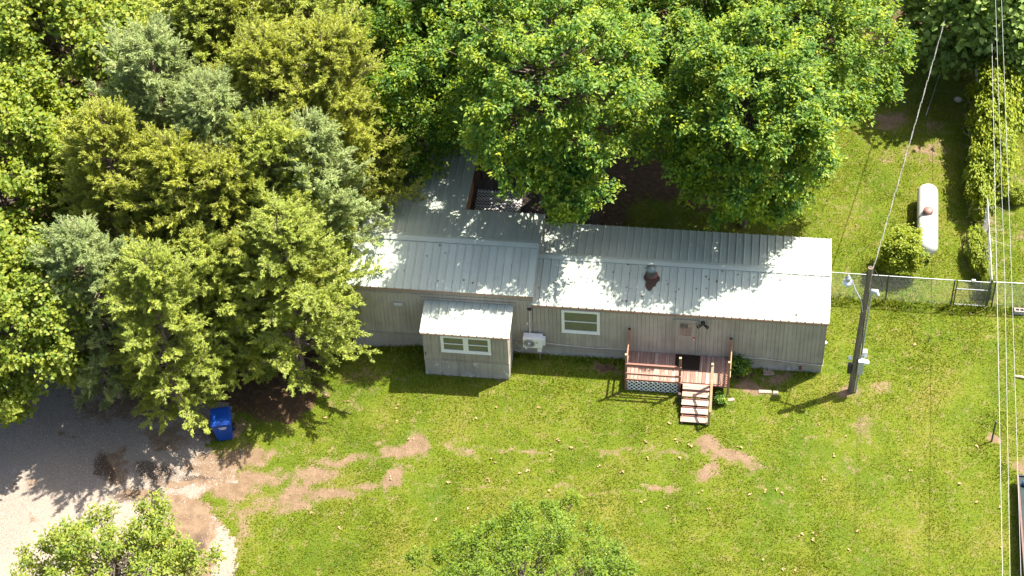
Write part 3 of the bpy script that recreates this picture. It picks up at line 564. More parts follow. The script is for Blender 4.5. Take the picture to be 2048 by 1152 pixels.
MB().bar((-4.10, DY-1.60, .86), (-4.12, DY-.02, 1.84), .09, .04).build('handrail', 'raw', D)
Mt = thing('door_mat', (-5.1, -.43, .60), 'dark brown door mat lying on the deck below the door', 'mat')
bevel(MB().box((-5.56, -.80, .605), (-4.62, -.06, .622)).build('pile', 'mat_', Mt), .006)
# ------------------------------------------------------------------ rear deck
RD = thing('rear_deck', (-11.7, 6.7, 0), 'weathered dark rear deck half hidden under maple branches', 'deck')
rx0, rx1, ry0, ry1 = AX1-.05, -9.15, 4.40, 8.95
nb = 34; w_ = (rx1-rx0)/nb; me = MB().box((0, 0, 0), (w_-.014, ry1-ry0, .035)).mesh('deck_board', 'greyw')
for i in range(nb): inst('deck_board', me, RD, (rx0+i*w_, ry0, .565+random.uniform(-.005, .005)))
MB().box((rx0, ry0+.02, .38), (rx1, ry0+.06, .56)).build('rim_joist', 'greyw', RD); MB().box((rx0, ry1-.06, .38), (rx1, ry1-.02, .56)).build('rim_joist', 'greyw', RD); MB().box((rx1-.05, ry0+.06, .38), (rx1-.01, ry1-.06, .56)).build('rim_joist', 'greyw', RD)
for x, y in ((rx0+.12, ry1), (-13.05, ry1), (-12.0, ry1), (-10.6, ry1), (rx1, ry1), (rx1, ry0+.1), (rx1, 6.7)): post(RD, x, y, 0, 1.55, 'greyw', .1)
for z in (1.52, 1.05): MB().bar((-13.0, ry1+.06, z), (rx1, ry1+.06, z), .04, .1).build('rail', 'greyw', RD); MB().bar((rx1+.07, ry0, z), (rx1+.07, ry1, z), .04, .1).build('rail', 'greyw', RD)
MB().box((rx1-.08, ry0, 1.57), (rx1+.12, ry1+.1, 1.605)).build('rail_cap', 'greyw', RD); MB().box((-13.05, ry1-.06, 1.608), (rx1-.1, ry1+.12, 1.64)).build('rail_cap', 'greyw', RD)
Rg = thing('patio_rug', (-13.35, 7.3, .6), 'black and white zigzag patterned rug on the rear deck', 'rug')
MB().box((-14.3, 6.2, .607), (-12.4, 8.3, .617)).build('woven_field', 'rug', Rg)
# ------------------------------------------------------------------ utility pole
PB, PT = np.array([1.14, -.78, 0.]), np.array([1.33, -.09, 6.07])
pp = lambda z: PB+(PT-PB)*z/6.07
U = thing('utility_pole', PB, 'leaning weathered wooden service pole with meter box beside the house', 'utility pole')
MB().tube([pp(-.0)-(0, 0, .1), pp(1.5), pp(3), pp(4.5), pp(6.07)], [.128, .122, .114, .106, .10], 14).build('pole_shaft', 'pole', U)
cx = np.array([.17, -.06, 0]); MB().tube([pp(.0)+cx, pp(2.0)+cx, pp(4.9)+cx*.95], .035, 8).build('conduit', 'conduit', U)
MB().tube([pp(2.0)+cx*1.0-(0,.07,0), pp(5.9)+(-.12,-.05,0)], .012, 5).build('cable', 'wired', U)
o = MB().box(pp(1.45)+(.08, -.24, -.42), pp(1.45)+(.30, .0, .30)).build('meter_box', 'box', U); bevel(o, .015)
MB().lathe(pp(1.62)+(.30, -.12, 0), [(.10, 0), (.10, .14), (.07, .18), (0, .18)], 14, 'x').build('meter', 'lens', o)
MB().box(pp(1.75)+(.18, .02, -.05), pp(1.75)+(.38, .22, .22)).build('junction_box', 'box', U)
o = MB().box(pp(1.3)+(-.27, -.12, -.35), pp(1.3)+(-.13, .06, .12)).build('breaker_box', 'wired', U)
MB().lathe(pp(1.72)+(-.23, -.05, 0), [(.0, -.08), (.08, -.05), (.09, .03), (.0, .1)], 12).build('knob_lamp', 'acw', U)
lamp = np.array([.60, .23, 4.95]); a0 = pp(4.45)+(-.12, 0, 0)
arm = MB().tube([a0, a0+(lamp-a0)*.5+(0, 0, .10), lamp+(.14, -.05, .12)], .032, 8).build('lamp_arm', 'galv', U)
MB().lathe(lamp+(0, 0, -.16), [(.0, -.02), (.15, -.01), (.19, .08), (.17, .16), (.10, .22)], 18).build('lens', 'lens', arm)
MB().lathe(lamp+(0, 0, .06), [(.11, 0), (.12, .10), (.08, .17), (.05, .18), (.05, .25), (0, .26)], 14).build('lamp_housing', 'galv', arm)
wh = MB().tube([pp(4.85)+cx, pp(5.05)+cx*1.1, pp(5.08)+cx*1.9, pp(4.92)+cx*2.3], [.06, .085, .10, .08], 10).build('weatherhead', 'box', U)
MB().tube([pp(4.95)+cx*2.2, pp(5.1)+(.55, .1, 0), pp(5.5)+(.42, .12, 0), pp(5.95)+(.14, .05, 0)], .014, 5).build('drip_loop', 'wired', U)
MB().tube([pp(4.95)+cx*2.2, pp(5.0)+(.48, .0, 0), pp(5.35)+(.5, .15, 0), pp(5.95)+(.14, .05, 0)], .014, 5).build('drip_loop', 'wired', U)
MB().tube([pp(5.95)+(.10, .03, 0), pp(5.5)+(.22, -.05, 0), pp(5.3)+(.05, -.14, 0)], .016, 5).build('drip_loop', 'wired', U)
MB().tube([pp(4.5)+(-.13, -.02, 0), pp(4.1)+(-.05, -.17, 0), pp(4.2)+(.14, -.12, 0), pp(4.6)+cx], .012, 5).build('cable', 'cream', U)
MB().lathe(PT, [(.099, -.005), (.05, .005), (.0, .008)], 12).build('pole_top', 'greyw', U)
# service drop: twisted cable going up over the back lawn
E1 = np.array([4.70, 16.75, 5.0])
S = thing('service_drop_cable', PT, 'pale twisted service cable running from the wooden pole to the trees', 'cable')
def sagline(p, q, sag, n): return [np.array(p)+(np.array(q)-np.array(p))*t-np.array([0, 0, sag*4*t*(1-t)]) for t in np.linspace(0, 1, n)]
E2p = np.array([6.6, 26.0, 6.2])
core = sagline(PT+(.1, .04, -.06), E1, .12, 60)+sagline(E1, E2p, .05, 20)[1:]
for k in range(3):
    pts = [p+.018*np.array([math.cos(i*1.3+k*2.094), 0, math.sin(i*1.3+k*2.094)]) for i, p in enumerate(core)]
    MB().tube(pts, .007, 5).build('strand', 'wire' if k else 'wired', S)
def wire_thing(pxs, z, r, label, m_='wire'):
    q = [at(p, z) for p in pxs]; d0 = q[0]-q[1]; d1 = q[-1]-q[-2]; q = [q[0]+d0*.6]+q+[q[-1]+d1*.6]
    T = thing('power_line', q[0], label, 'cable', 'overhead lines at the right edge'); MB().tube(q, r, 6).build('conductor', m_, T)
wire_thing([(1982,0),(1994,576),(2005,1152)], 4.2, .010, 'leftmost of three straight overhead wires along the right edge')
wire_thing([(1991,0),(2010,576),(2020,1152)], 9.0, .007, 'middle of three straight overhead wires along the right edge')
wire_thing([(2003,0),(2024,576),(2042,1152)], 9.2, .007, 'rightmost of three straight overhead wires along the right edge')
g0 = at((1851, 234), 0); g1 = g0+(1.0, 3.1, 2.2)
G = thing('guy_wire', g0, 'thin straight guy wire rising from the shaded grass near trees', 'cable')
MB().tube([g0-(0, 0, .05), g1], .012, 5).build('strand', 'wire', G); MB().tube([g0-(.05, .12, .2), g0+(.12, .37, .28)], .02, 6).build('anchor_rod', 'galv', G)
# ------------------------------------------------------------------ chain-link fences
def netting(parent, p, q, h, z0=.05, step=.075, r=.0022):
    p = np.array(p, float); q = np.array(q, float); L_ = np.linalg.norm(q-p); u = (q-p)/L_; n_ = np.cross(u, (0, 0, 1)); V = []; T = []
    def seg(a, c):
        o = len(V); t = (c-a)/np.linalg.norm(c-a); s = np.cross(t, n_)
        for e in (a, c): V.extend([e+n_*r, e-n_*r*.5+s*r*.87, e-n_*r*.5-s*r*.87])
        for k in range(3): i, j = k, (k+1) % 3; T.append((o+i, o+j, o+3+j)); T.append((o+i, o+3+j, o+3+i))
    for sg in (1, -1):
        k = -h
        while k < L_:
            a0, a1 = max(0, -k), min(h, L_-k)
            if a1-a0 > .01:
                if sg > 0: seg(p+u*(k+a0)+np.array((0, 0, z0+a0)), p+u*(k+a1)+np.array((0, 0, z0+a1)))
                else: seg(p+u*(k+a0)+np.array((0, 0, z0+h-a0))+n_*.003, p+u*(k+a1)+np.array((0, 0, z0+h-a1))+n_*.003)
            k += step
    o0 = ORG[parent.name]; return inst('chain_link', fastmesh('chain_link', np.array(V)-o0, np.array(T), MT['galv']), parent, o0)
def fence(p, q, posts, label, h=1.42, m_='galv'):
    p = np.array((*p, 0.)); q = np.array((*q, 0.)); T = thing('chain_link_fence', (p+q)/2, label, 'fence')
    up = np.array((0, 0, 1.)); MB().tube([p+up*(h+.02), q+up*(h+.02)], .021, 8).build('top_rail', m_, T)
    for t in posts:
        c = p+(q-p)*t; MB().tube([c-up*.1, c+up*(h+.05)], .028, 8).build('post', 'post', T)
    netting(T, p, q, h-.06); return T
fence((.10, 4.0), (4.98, 3.98), (.0, .48, 1.0), 'chain-link fence section between the house and the wire gate')
fence((6.45, 4.02), (11.5, 4.1), (0.02, .55, 1.0), 'chain-link fence section right of the gate at the image edge')
fence((6.40, 4.12), (6.36, 21.5), (0, .17, .34, .5, .67, .84, 1.0), 'long chain-link fence running back from the gate under vines')
Gt = thing('wire_gate', (5.75, 3.98, 0), 'small chain-link gate with metal cross rail near propane tank', 'gate')
z0, z1, xa, xb = .10, 1.44, 5.08, 6.32
for f_ in ((xa, z0, xb, z0), (xa, z1, xb, z1), (xa, .78+.2, xb, .78+.2)): MB().tube([(f_[0], 3.98, f_[1]), (f_[2], 3.98, f_[3])], .02, 8).build('rail', 'galv', Gt)
for x in (xa, xb): MB().tube([(x, 3.98, z0-.02), (x, 3.98, z1+.02)], .023, 8).build('stile', 'post', Gt)
netting(Gt, (xa, 3.985, 0), (xb, 3.985, 0), 1.3, .12); MB().box((5.62, 3.93, 1.42), (5.76, 4.03, 1.52)).build('latch', 'galv', Gt)
MB().tube([(5.0, 3.98, .9), (5.08, 3.98, .9)], .03, 8).build('hinge', 'post', Gt)
# ------------------------------------------------------------------ propane tank
TK = thing('propane_tank', (4.08, 8.05, 0), 'long white cylindrical propane tank on the back lawn', 'gas tank')
R_ = .42; zc = .66; prof = []
for k in range(9): a = k/8*math.pi/2; prof.append((R_*math.sin(a)+1e-4, -1.52-.36*math.cos(a)))
prof += [(R_, -.5), (R_, .5)]+[(r_, -h_) for r_, h_ in prof[8::-1]]
def tankmesh(): return MB().lathe((0, 0, zc), prof, 36, 'y')
o = inst('tank_body', tankmesh().mesh('tank_body', 'tank'), TK, (4.08, 8.05, 0)); o.rotation_euler = (0, 0, math.radians(-1.2))
MB().lathe((4.06, 8.05, zc+R_-.04), [(.20, 0), (.21, .10), (.19, .17), (.10, .21), (0, .22)], 20).build('valve_dome', 'dome', TK)
for y in (6.9, 9.2): MB().box((3.78, y-.06, 0), (4.38, y+.06, .36)).build('saddle_leg', 'block', TK)
MB().tube([(3.9, 8.0, zc+R_-.02), (3.72, 7.85, zc+.36), (3.60, 7.75, zc+.1), (3.6, 7.7, 0)], .012, 5).build('gas_line', 'wired', TK)
MB().lathe((4.10, 9.25, zc+R_-.012), [(.035, 0), (.03, .02), (0, .02)], 8).build('plate', 'dome', TK); MB().lathe((4.09, 8.98, zc+R_-.012), [(.03, 0), (.02, .02), (0, .02)], 8).build('plate', 'dome', TK)
# ------------------------------------------------------------------ blue bin
bx, by = -22.28, -4.86; bz = float(gz(bx)); B = thing('wheeled_bin', (bx, by, bz), 'blue wheeled rubbish bin under the front cedar', 'bin')
def frust(b, w0, d0, z0, w1, d1, z1, oy=0.):
    V = [(s*w0/2, t*d0/2, z0) for s, t in ((-1,-1),(1,-1),(1,1),(-1,1))]+[(s*w1/2, t*d1/2+oy, z1) for s, t in ((-1,-1),(1,-1),(1,1),(-1,1))]
    return b.add(V, [(0,3,2,1),(4,5,6,7),(0,1,5,4),(1,2,6,5),(2,3,7,6),(3,0,4,7)])
def bpart(b, name, m_, parent=B):
    o = inst(name, b.mesh(name, m_), parent, (bx, by, bz)); return o
B.scale = (1.12, 1.1, 1.05); B.rotation_euler = (math.radians(-3), math.radians(-3), math.radians(13))
bevel(bpart(frust(MB(), .50, .52, .05, .66, .74, 1.02, -.02), 'bin_body', 'bin'), .03, 2)
bevel(bpart(MB().box((-.35, -.43, 1.02), (.35, .33, 1.06)), 'rim', 'bin'), .015)
b = MB(); frust(b, .70, .82, 1.062, .60, .66, 1.13, -.02); bevel(bpart(b, 'lid', 'bin'), .025, 2)
bpart(MB().tube([(-.25, .40, 1.0), (.25, .40, 1.0)], .02, 8), 'handle', 'bin')
for s in (-1, 1): bpart(MB().lathe((s*.30, .26, .13), [(.05, -.03), (.13, -.035), (.14, 0), (.13, .035), (.05, .03)], 16, 'x'), 'wheel', 'black')
for k, (w0, w1) in enumerate(((-.10, .17), (-.02, .13), (-.08, .15))):
    z = .84-k*.045; y = -(.26+(.37+.02-.26)*(z-.05)/.97)-.006; bpart(MB().box((w0, y-.002, z-.01), (w1, y+.004, z+.01)), 'printed_line', 'print')
Wp = at((423, 806), float(gz(-23))); P_ = thing('wooden_post', Wp, 'short brown timber post behind the blue bin', 'post'); bevel(MB().box(Wp+(-.07, -.05, -.1), Wp+(.08, .05, .75)).build('timber', 'plank', P_), .01)
# ------------------------------------------------------------------ small yard things
c = at((2038, 626), 0); K = thing('cinder_block', c, 'grey two-hole cinder block lying by the fence at right', 'block')
x, y = c[0], c[1]
for q in ((-.2,-.1,.2,-.06), (-.2,.06,.2,.1)): MB().box((x+q[0], y+q[1], .0), (x+q[2], y+q[3], .19)).build('face_shell', 'block', K)
for q in (-.2, -.02, .16): MB().box((x+q, y-.06, .0), (x+q+.04, y+.06, .188)).build('web', 'block', K)
def stake(px, toppx, h, r, label):
    c = at(px, 0); t = at(toppx, h); T = thing('steel_post', c, label, 'post'); MB().tube([c-(0, 0, .1), t], r, 6).build('shaft', 'post', T); MB().lathe(t, [(r*1.3, -.03), (r*1.3, .01), (0, .015)], 8).build('post_cap', 'post', T)
stake((1983,883), (1992,843), 1.05, .035, 'dark leaning steel post standing in bare soil near wires'); stake((1857,684), (1859,672), .32, .022, 'short dark stake in the lawn below the propane tank')
stake((480,912), (481,899), .35, .02, 'thin pale stake at the edge of the dirt track')
for px, w_, h_, r_, lab in (((1537,745),.42,.30,.1,'flat brown paver in the shade right of the deck'), ((1530,784),.50,.16,.05,'long pale paver just outside the house shadow'), ((1551,787),.20,.22,.0,'small square paver under the lamp shadow'), ((1462,800),.26,.14,.3,'flat stone beside the right deck post')):
    c = at(px, 0); T = thing('paving_stone', c, lab, 'stone', 'loose pavers by the deck'); o = inst('slab', MB().box((-w_/2, -h_/2, -.02), (w_/2, h_/2, .045)).mesh('slab', 'stone'), T, c); o.rotation_euler = (0, 0, r_); bevel(o, .015)
c = at((2040,756), 0); T = thing('split_log', c, 'pale split log lying on the lawn at right edge', 'log'); MB().tube([c+(-.2, .03, .05), c+(.05, 0, .06), c+(.3, -.06, .05)], [.05, .065, .045], 7).build('wood', 'log', T)
c = at((1916,200), 0); T = thing('bucket_lid', c, 'round pale lid lying in the shaded grass near trees', 'lid'); MB().lathe(c, [(.17, .0), (.17, .03), (.15, .04), (0, .04)], 20).build('disc', 'block', T)
# trailer cut off at the right edge
c = at((2036, 948), .5); tx = c[0]; ty = c[1]; T = thing('flatbed_trailer', (tx+1.2, ty-2.2, 0), 'dark green flat-topped trailer cut off by the right edge', 'trailer')
b = MB(); b.add([(tx+.05, ty-.05, .30), (tx+2.4, ty-.05, .30), (tx+2.4, ty-4.6, .62), (tx+.05, ty-4.6, .62), (tx+.05, ty-.05, .40), (tx+2.4, ty-.05, .40), (tx+2.4, ty-4.6, .72), (tx+.05, ty-4.6, .72)], [(0,3,2,1),(4,5,6,7),(0,1,5,4),(1,2,6,5),(2,3,7,6),(3,0,4,7)]); b.build('bed', 'trailer', T)
MB().bar((tx, ty, .38), (tx, ty-4.65, .70), .07, .14).build('side_rail', 'trim_t', T); MB().bar((tx+2.45, ty, .38), (tx+2.45, ty-4.65, .70), .07, .14).build('side_rail', 'trim_t', T)
MB().bar((tx-.035, ty, .38), (tx+2.48, ty, .38), .05, .13).build('front_rail', 'black', T)
for x in (tx+.35, tx+2.1):
    MB().lathe((x, ty-2.6, .26), [(.12, -.09), (.25, -.10), (.26, 0), (.25, .10), (.12, .09)], 18, 'x').build('wheel', 'black', T)
MB().tube([(tx+1.2, ty, .34), (tx+1.2, ty+1.0, .3)], .04, 8).build('tongue', 'black', T); MB().tube([(tx+1.2, ty+.85, .3), (tx+1.2, ty+.85, 0)], .03, 8).build('jack', 'galv', T)
bc = np.array((tx+.22, ty-.42, .43+.11)); Bl = thing('blue_ball', bc-(0, 0, .11), 'small blue ball on the corner of the dark trailer', 'ball'); MB().lathe(bc, [(.11*math.sin(a)+1e-4, -.11*math.cos(a)) for a in np.linspace(0, math.pi, 10)], 16).build('shell', 'blue', Bl)
# ------------------------------------------------------------------ foliage generators
def unit(a): return a/(np.linalg.norm(a, axis=-1, keepdims=True)+1e-9)
def kites(P, Dr, N, L_, W_, fold=.25, mid=.45):
    Dr = unit(Dr); S_ = unit(np.cross(Dr, N)); N = np.cross(S_, Dr); L_ = L_[:, None]; W_ = W_[:, None]
    V = np.stack([P, P+Dr*L_*mid+S_*W_*.5+N*W_*fold, P+Dr*L_-N*L_*.12, P+Dr*L_*mid-S_*W_*.5+N*W_*fold], 1).reshape(-1, 3)
    i = np.arange(len(P))*4; T = np.stack([np.stack([i, i+1, i+2], 1), np.stack([i, i+2, i+3], 1)], 1).reshape(-1, 3)
    return V, T
def broad_tree(seed, h, r, z0, nl, ncl, nleaf, ls, material, shoot=0., lobe=(.26, .44), trunk_r=.16, asp=.62, tall=1.0, bark='bark', lean=(0, 0), extra=()):
    g = np.random.default_rng(seed); zc = (h+z0)/2; hz = (h-z0)/2
    k = np.arange(nl)+.5; ph = np.arccos(1-1.75*k/nl); th = k*2.39996+g.normal(0, .35, nl)
    dr = np.stack([np.cos(th)*np.sin(ph), np.sin(th)*np.sin(ph), np.cos(ph)], 1)
    rad = g.uniform(.55, .92, nl); Lc = dr*rad[:, None]*np.array([r, r, hz])+np.array([0, 0, zc]); Lc[:, :2] += g.normal(0, .06*r, (nl, 2))+np.array(lean)
    Ls = r*g.uniform(*lobe, nl)
    if len(extra):                                                       # extra boughs: x, y, z, size
        ex = np.array(extra, float); Lc = np.concatenate([Lc, ex[:, :3]]); Ls = np.concatenate([Ls, ex[:, 3]]); dr = np.concatenate([dr, unit(ex[:, :3]-np.array([lean[0], lean[1], zc]))]); nl = len(Lc)
    li = np.repeat(np.arange(nl), ncl); n = len(li)
    d = g.normal(0, 1, (n, 3)); d[:, 2] = d[:, 2]*.9+.35; d = unit(d+dr[li]*.7)
    sh = np.array([1-.35*shoot, 1-.35*shoot, .72*tall+.9*shoot])
    P = Lc[li]+d*sh*Ls[li, None]*g.uniform(.55, 1.12, n)[:, None]
    # drop clusters buried in other boughs
    keep = np.ones(n, bool)
    for j in range(nl):
        q = np.linalg.norm((P-Lc[j])/sh, axis=1)/Ls[j]; keep &= (q > .5) | (li == j)
    P, d, li = P[keep], d[keep], li[keep]; n = len(P)
    out = unit(d*.6+dr[li]*.5); ci = np.repeat(np.arange(n), nleaf); mth_ = len(ci)
    D_ = unit((out[ci]*.55+g.normal(0, .75, (mth_, 3))+np.array([0, 0, -.25]))*np.array([1, 1, .5]))
    N_ = unit(np.array([.25, 0.05, 1.0])+out[ci]*.35+g.normal(0, .36, (mth_, 3)))
    size = ls*g.uniform(.65, 1.25, mth_)
    tw = P[ci]+out[ci]*g.uniform(-.6, .9, mth_)[:, None]*ls*1.6+g.normal(0, ls*.75, (mth_, 3))
    V, T = kites(tw, D_, N_, size, size*asp)
    crown = fastmesh('crown', V, T, MT[material])
    b = MB(); top = np.array([lean[0]+g.normal(0, .1*r), lean[1]+g.normal(0, .1*r), h*.8])
    ax = lambda t: np.array([top[0]*t**1.5, top[1]*t**1.5, h*.8*t])
    b.tube([ax(0)-(0, 0, .15), ax(.1), ax(.3), ax(.55), ax(.8), ax(1)], [trunk_r*1.35, trunk_r, trunk_r*.85, trunk_r*.6, trunk_r*.35, trunk_r*.12], 9)
    for j in range(nl):
        t0 = np.clip((Lc[j, 2]-.35*np.linalg.norm(Lc[j, :2]))/(h*.8), .16, .92); s = ax(t0); e = Lc[j]; mid = s*.5+e*.5+np.array([0, 0, -.06*r]); b.tube([s, mid, e], [trunk_r*.42*(1.1-t0)+.015, trunk_r*.2+.01, .012], 5, False)
        for q in np.where(li == j)[0][:max(4, ncl//6)]: b.tube([e, (e+P[q])/2+(0, 0, .04), P[q]], [.012, .009, .004], 3, False)
    return crown, b.mesh('trunk', bark)
def cedar(seed, h, r, nb=230, npl=12, nn=40):
    g = np.random.default_rng(seed); b = MB(); VP = []; VD = []; lean = g.normal(0, .02, 2)*h
    ax = lambda z: np.array([lean[0]*z/h, lean[1]*z/h, z])
    b.tube([ax(-.15), ax(h*.1), ax(h*.4), ax(h*.75), ax(h*.98)], [.2, .16, .12, .06, .015], 8)
    lob = g.uniform(.7, 1.2, 9); lp = g.uniform(0, 6.28, 9); 
    for i in range(nb):
        t = ((i+.5)/nb)**.85; z = h*(.06+.92*t); th = i*2.39996+g.normal(0, .3)
        env = r*min(1.0, .55+2.5*t)*(1-t**1.7)**.62*(1+.20*math.sin(2*th+lp[int(t*6)])+.18*math.sin(5*th+lp[3]+9*t))*g.uniform(.62, 1.12)+.22
        up = g.uniform(.15, .55)+.5*t; d = unit(np.array([math.cos(th), math.sin(th), up])); s = ax(z*.97); e = s+d*env; e[2] -= .10*env*(1-t)
        md = (s+e)/2+np.array([0, 0, .03*env]); b.tube([s, md, e], [.03*(1-t)+.012, .018*(1-t)+.007, .004], 4, False)
        m_ = max(5, int(npl*(.45+env/r*.9)))
        for k in range(m_):
            u = .38+.64*(k+g.uniform(0, 1))/m_; p = s*(1-u)**2+2*md*u*(1-u)+e*u*u if u <= 1 else e
            pd = unit(d*.9+g.normal(0, .38, 3)+np.array([0, 0, .30])); L_ = g.uniform(.45, 1.0)*(1.15-.45*u)
            b.tube([p, p+pd*L_*.95], [.012, .004], 3, False)
            VP.append(np.concatenate([p, pd*L_]))
    A = np.array(VP); n = len(A); ci = np.repeat(np.arange(n), nn); q = len(ci); u = g.uniform(0, 1, q)**.8
    pd = A[ci, 3:]; L_ = np.linalg.norm(pd, axis=1); pu = pd/L_[:, None]
    P = A[ci, :3]+pd*u[:, None]+g.normal(0, .03, (q, 3))*(1.3-u)[:, None]
    Dv = unit((pu*1.1+g.normal(0, .5, (q, 3)))*np.array([1, 1, .6])); N_ = unit(g.normal(0, .38, (q, 3))+np.array([0.3, 0, 1.0])+pu*.25)
    ln = g.uniform(.09, .21, q)*(1.2-.6*u); V, T = kites(P, Dv, N_, ln, ln*.26, .12)
    return fastmesh('crown', V, T, MT['cedarg']), b.mesh('trunk', 'cbark')
def plant(name, meshes, base, scale, rot, label, cat='tree', group=None, crown_mat=None, parts=('crown', 'trunk')):
    base = np.array(base, float); base[2] = float(gz(base[0])) if base[2] == 0 else base[2]
    o = thing(name, base, label, cat, group); o.rotation_euler = (0, 0, rot); o.scale = scale if hasattr(scale, '__len__') else (scale,)*3
    for n_, me in zip(parts, meshes):
        c = bpy.data.objects.new(n_, me); C.objects.link(c); c.parent = o
        if n_ == parts[0] and crown_mat:
            c.material_slots[0].link = 'OBJECT'; c.material_slots[0].material = MT[crown_mat]
    return o
def ground_of(px, z): p = at(px, z); return np.array([p[0], p[1], 0.])
# ------------------------------------------------------------------ cedars
CE = [cedar(1, 10, 3.0), cedar(2, 10, 3.1), cedar(3, 10, 2.9)]
for i, (px, h, r, m_, lab) in enumerate((
    ((190,205), 11., 2.5, 'cedary', 'pointed olive cedar with a spire top beside the yellow-green maples'),
    ((330,262), 10.5, 2.7, 'cedary', 'yellow-olive cedar next right of the pointed olive cedar'),
    ((445,300), 10., 2.9, 'cedary', 'yellow-olive cedar, second to the right of the pointed olive cedar'),
    ((548,400), 8.6, 2.6, 'cedarg', 'dense green cedar touching the left end of the mobile home'),
    ((285,40), 12.0, 2.7, 'cedarb', 'tall blue-green cedar at the top edge near the maples'),
    ((395,165), 11.5, 2.6, 'cedarb', 'shorter blue-green cedar just behind the yellow-olive cedars'),
    ((520,40), 12., 3.0, 'cedary', 'olive cedar at the top edge, centre of the cedar clump'),
    ((640,30), 12., 2.8, 'cedary', 'olive cedar at the top edge nearest the dark maples'),
    ((575,225), 10., 2.5, 'cedarb', 'grey-green cedar above the lean-to roof'),
    ((520,215), 10.5, 2.8, 'cedarg', 'mid-green cedar in the centre of the cedar clump'),
    ((150,440), 9.0, 2.2, 'cedarb', 'grey-green twiggy cedar at the left edge of the clump'),
    ((280,465), 9.0, 2.3, 'cedarg', 'sparse cedar with bare twigs overhanging the gravel drive'),
    ((400,448), 8.0, 2.1, 'cedarg', 'front cedar directly above the blue bin'),
    ((600,-120), 12., 3.0, 'cedarg', 'cedar cut by the top edge behind the olive cedars'),
    ((475,-75), 12., 3.0, 'cedary', 'olive cedar top just inside the top edge between two taller ones'),
    ((380,-60), 12.5, 3.0, 'cedarg', 'cedar cut by the top edge behind the blue-green cedar'))):
    plant('cedar_tree', CE[i % 3], ground_of((px[0], px[1]+12), h), (r/2.5, r/2.5, h/10), i*1.7, lab, 'tree', 'cedars left of the house', m_)
# ------------------------------------------------------------------ maples and other broadleaf trees
MB1 = ground_of((1108,158), 9.1)+np.array([0, 3.4, 0]); g = np.random.default_rng(77)
bough = []
for px, z, sz in (((1100,290),8.2,.8), ((1130,325),7.6,.75), ((1165,345),7.2,.7), ((1120,365),6.9,.7), ((1150,395),6.4,.6), ((1128,415),6.0,.5), ((1165,380),6.6,.6), ((1085,330),7.2,.6), ((1060,300),7.6,.7)):
    for k in range(3): bough.append((*(at(px, z)-MB1+g.normal(0, .3, 3)), sz*g.uniform(.6, 1.)))
MA = broad_tree(21, 13.4, 4.5, 4.8, 140, 12, 30, .17, 'maple', lobe=(.10, .18), asp=.55, lean=(0, -3.4), extra=bough); MB_ = broad_tree(22, 12.8, 3.3, 2.6, 170, 12, 30, .17, 'maple', lobe=(.11, .19), asp=.55, lean=(0, -2.4)); MC = broad_tree(23, 10.5, 3.6, 2.2, 120, 12, 28, .17, 'maple', lobe=(.12, .2), asp=.55); MD_ = broad_tree(24, 13.0, 4.2, 3.5, 160, 12, 28, .17, 'maple', lobe=(.11, .19), asp=.55)
for i, (ms, px, z, s, rot, lab) in enumerate((
    (MA, (1108,158), 9.1, 1.0, 0., 'large maple overhanging the middle of the roof and rear deck'),
    (MB_, (1500,250), 7.7, 1.0, 0., 'large maple behind the right half of the house'),
    (MD_, (1600,80), 8.2, .94, 2.7, 'tall maple right of the shaded gap, nearest the back lawn'),
    (MC, (785,170), 6.4, .95, 2.0, 'maple overhanging the rear addition roof beside the cedars'),
    (MC, (935,40), 7.4, 1.15, 4.0, 'dark maple behind the rear deck maple'),
    (MD_, (1400,30), 8.2, .85, 4.3, 'maple at the top edge above the gap between the large maples'),
    (MD_, (1600,-130), 8.2, 1.0, 5.0, 'maple cut by the top edge behind the back lawn maple'),
    (MC, (1060,-70), 8.0, 1.2, .9, 'maple cut by the top edge above the rear deck'),
    (MD_, (1230,-110), 8.2, 1.0, 1.3, 'maple cut by the top edge right of the rear deck'),
    (MC, (800,-20), 7.6, 1.15, 5.5, 'maple cut by the top edge next to the olive cedars'))):
    dl = {id(MA): 3.4, id(MB_): 2.4}.get(id(ms), 0)*s; b0 = ground_of(px, z)+np.array([-math.sin(rot)*dl, math.cos(rot)*dl, 0]); plant('maple_tree', ms, b0, s, rot, lab, 'tree', 'maples behind the house')
YA = broad_tree(31, 10.5, 4.2, 1.4, 130, 13, 24, .20, 'maple2', lobe=(.11, .19), asp=.85)
for px, z, s, rot, lab in (((120,70), 7.0, 1.0, .4, 'yellow-green broadleaf tree in the top left corner'), ((-10,330), 6.0, .95, 2.2, 'yellow-green tree cut by the left edge beside the pointed cedar'), ((-10,640), 4.6, .85, 4.1, 'lowest yellow-green tree at the left edge above the gravel'), ((-60,-60), 8, 1.0, 1., 'yellow-green tree behind the corner one at top left')):
    plant('broadleaf_tree', YA, ground_of(px, z), s, rot, lab, 'tree', 'yellow-green trees along the left edge')
KA = broad_tree(41, 8.0, 3.4, .6, 80, 13, 12, .32, 'broad', lobe=(.13, .22), asp=.95)
for px, z, s, rot, lab in (((2050,70), 3.0, .68, .4, 'large-leaved tree in the top right corner'), ((1955,-40), 4.8, .95, 2.4, 'large-leaved tree cut by the top edge above the shaded grass')):
    plant('large_leaf_tree', KA, ground_of(px, z), s, rot, lab, 'tree', 'large-leaved trees at top right')
YM = broad_tree(51, 5.0, 3.5, .6, 110, 11, 16, .15, 'maple', shoot=1.0, lobe=(.07, .13), trunk_r=.07, asp=.5)
plant('young_maple', YM, ground_of((225,1150), 3.2), 1.0, .5, 'young airy maple over the gravel at the bottom left', 'tree', None, 'maple2')
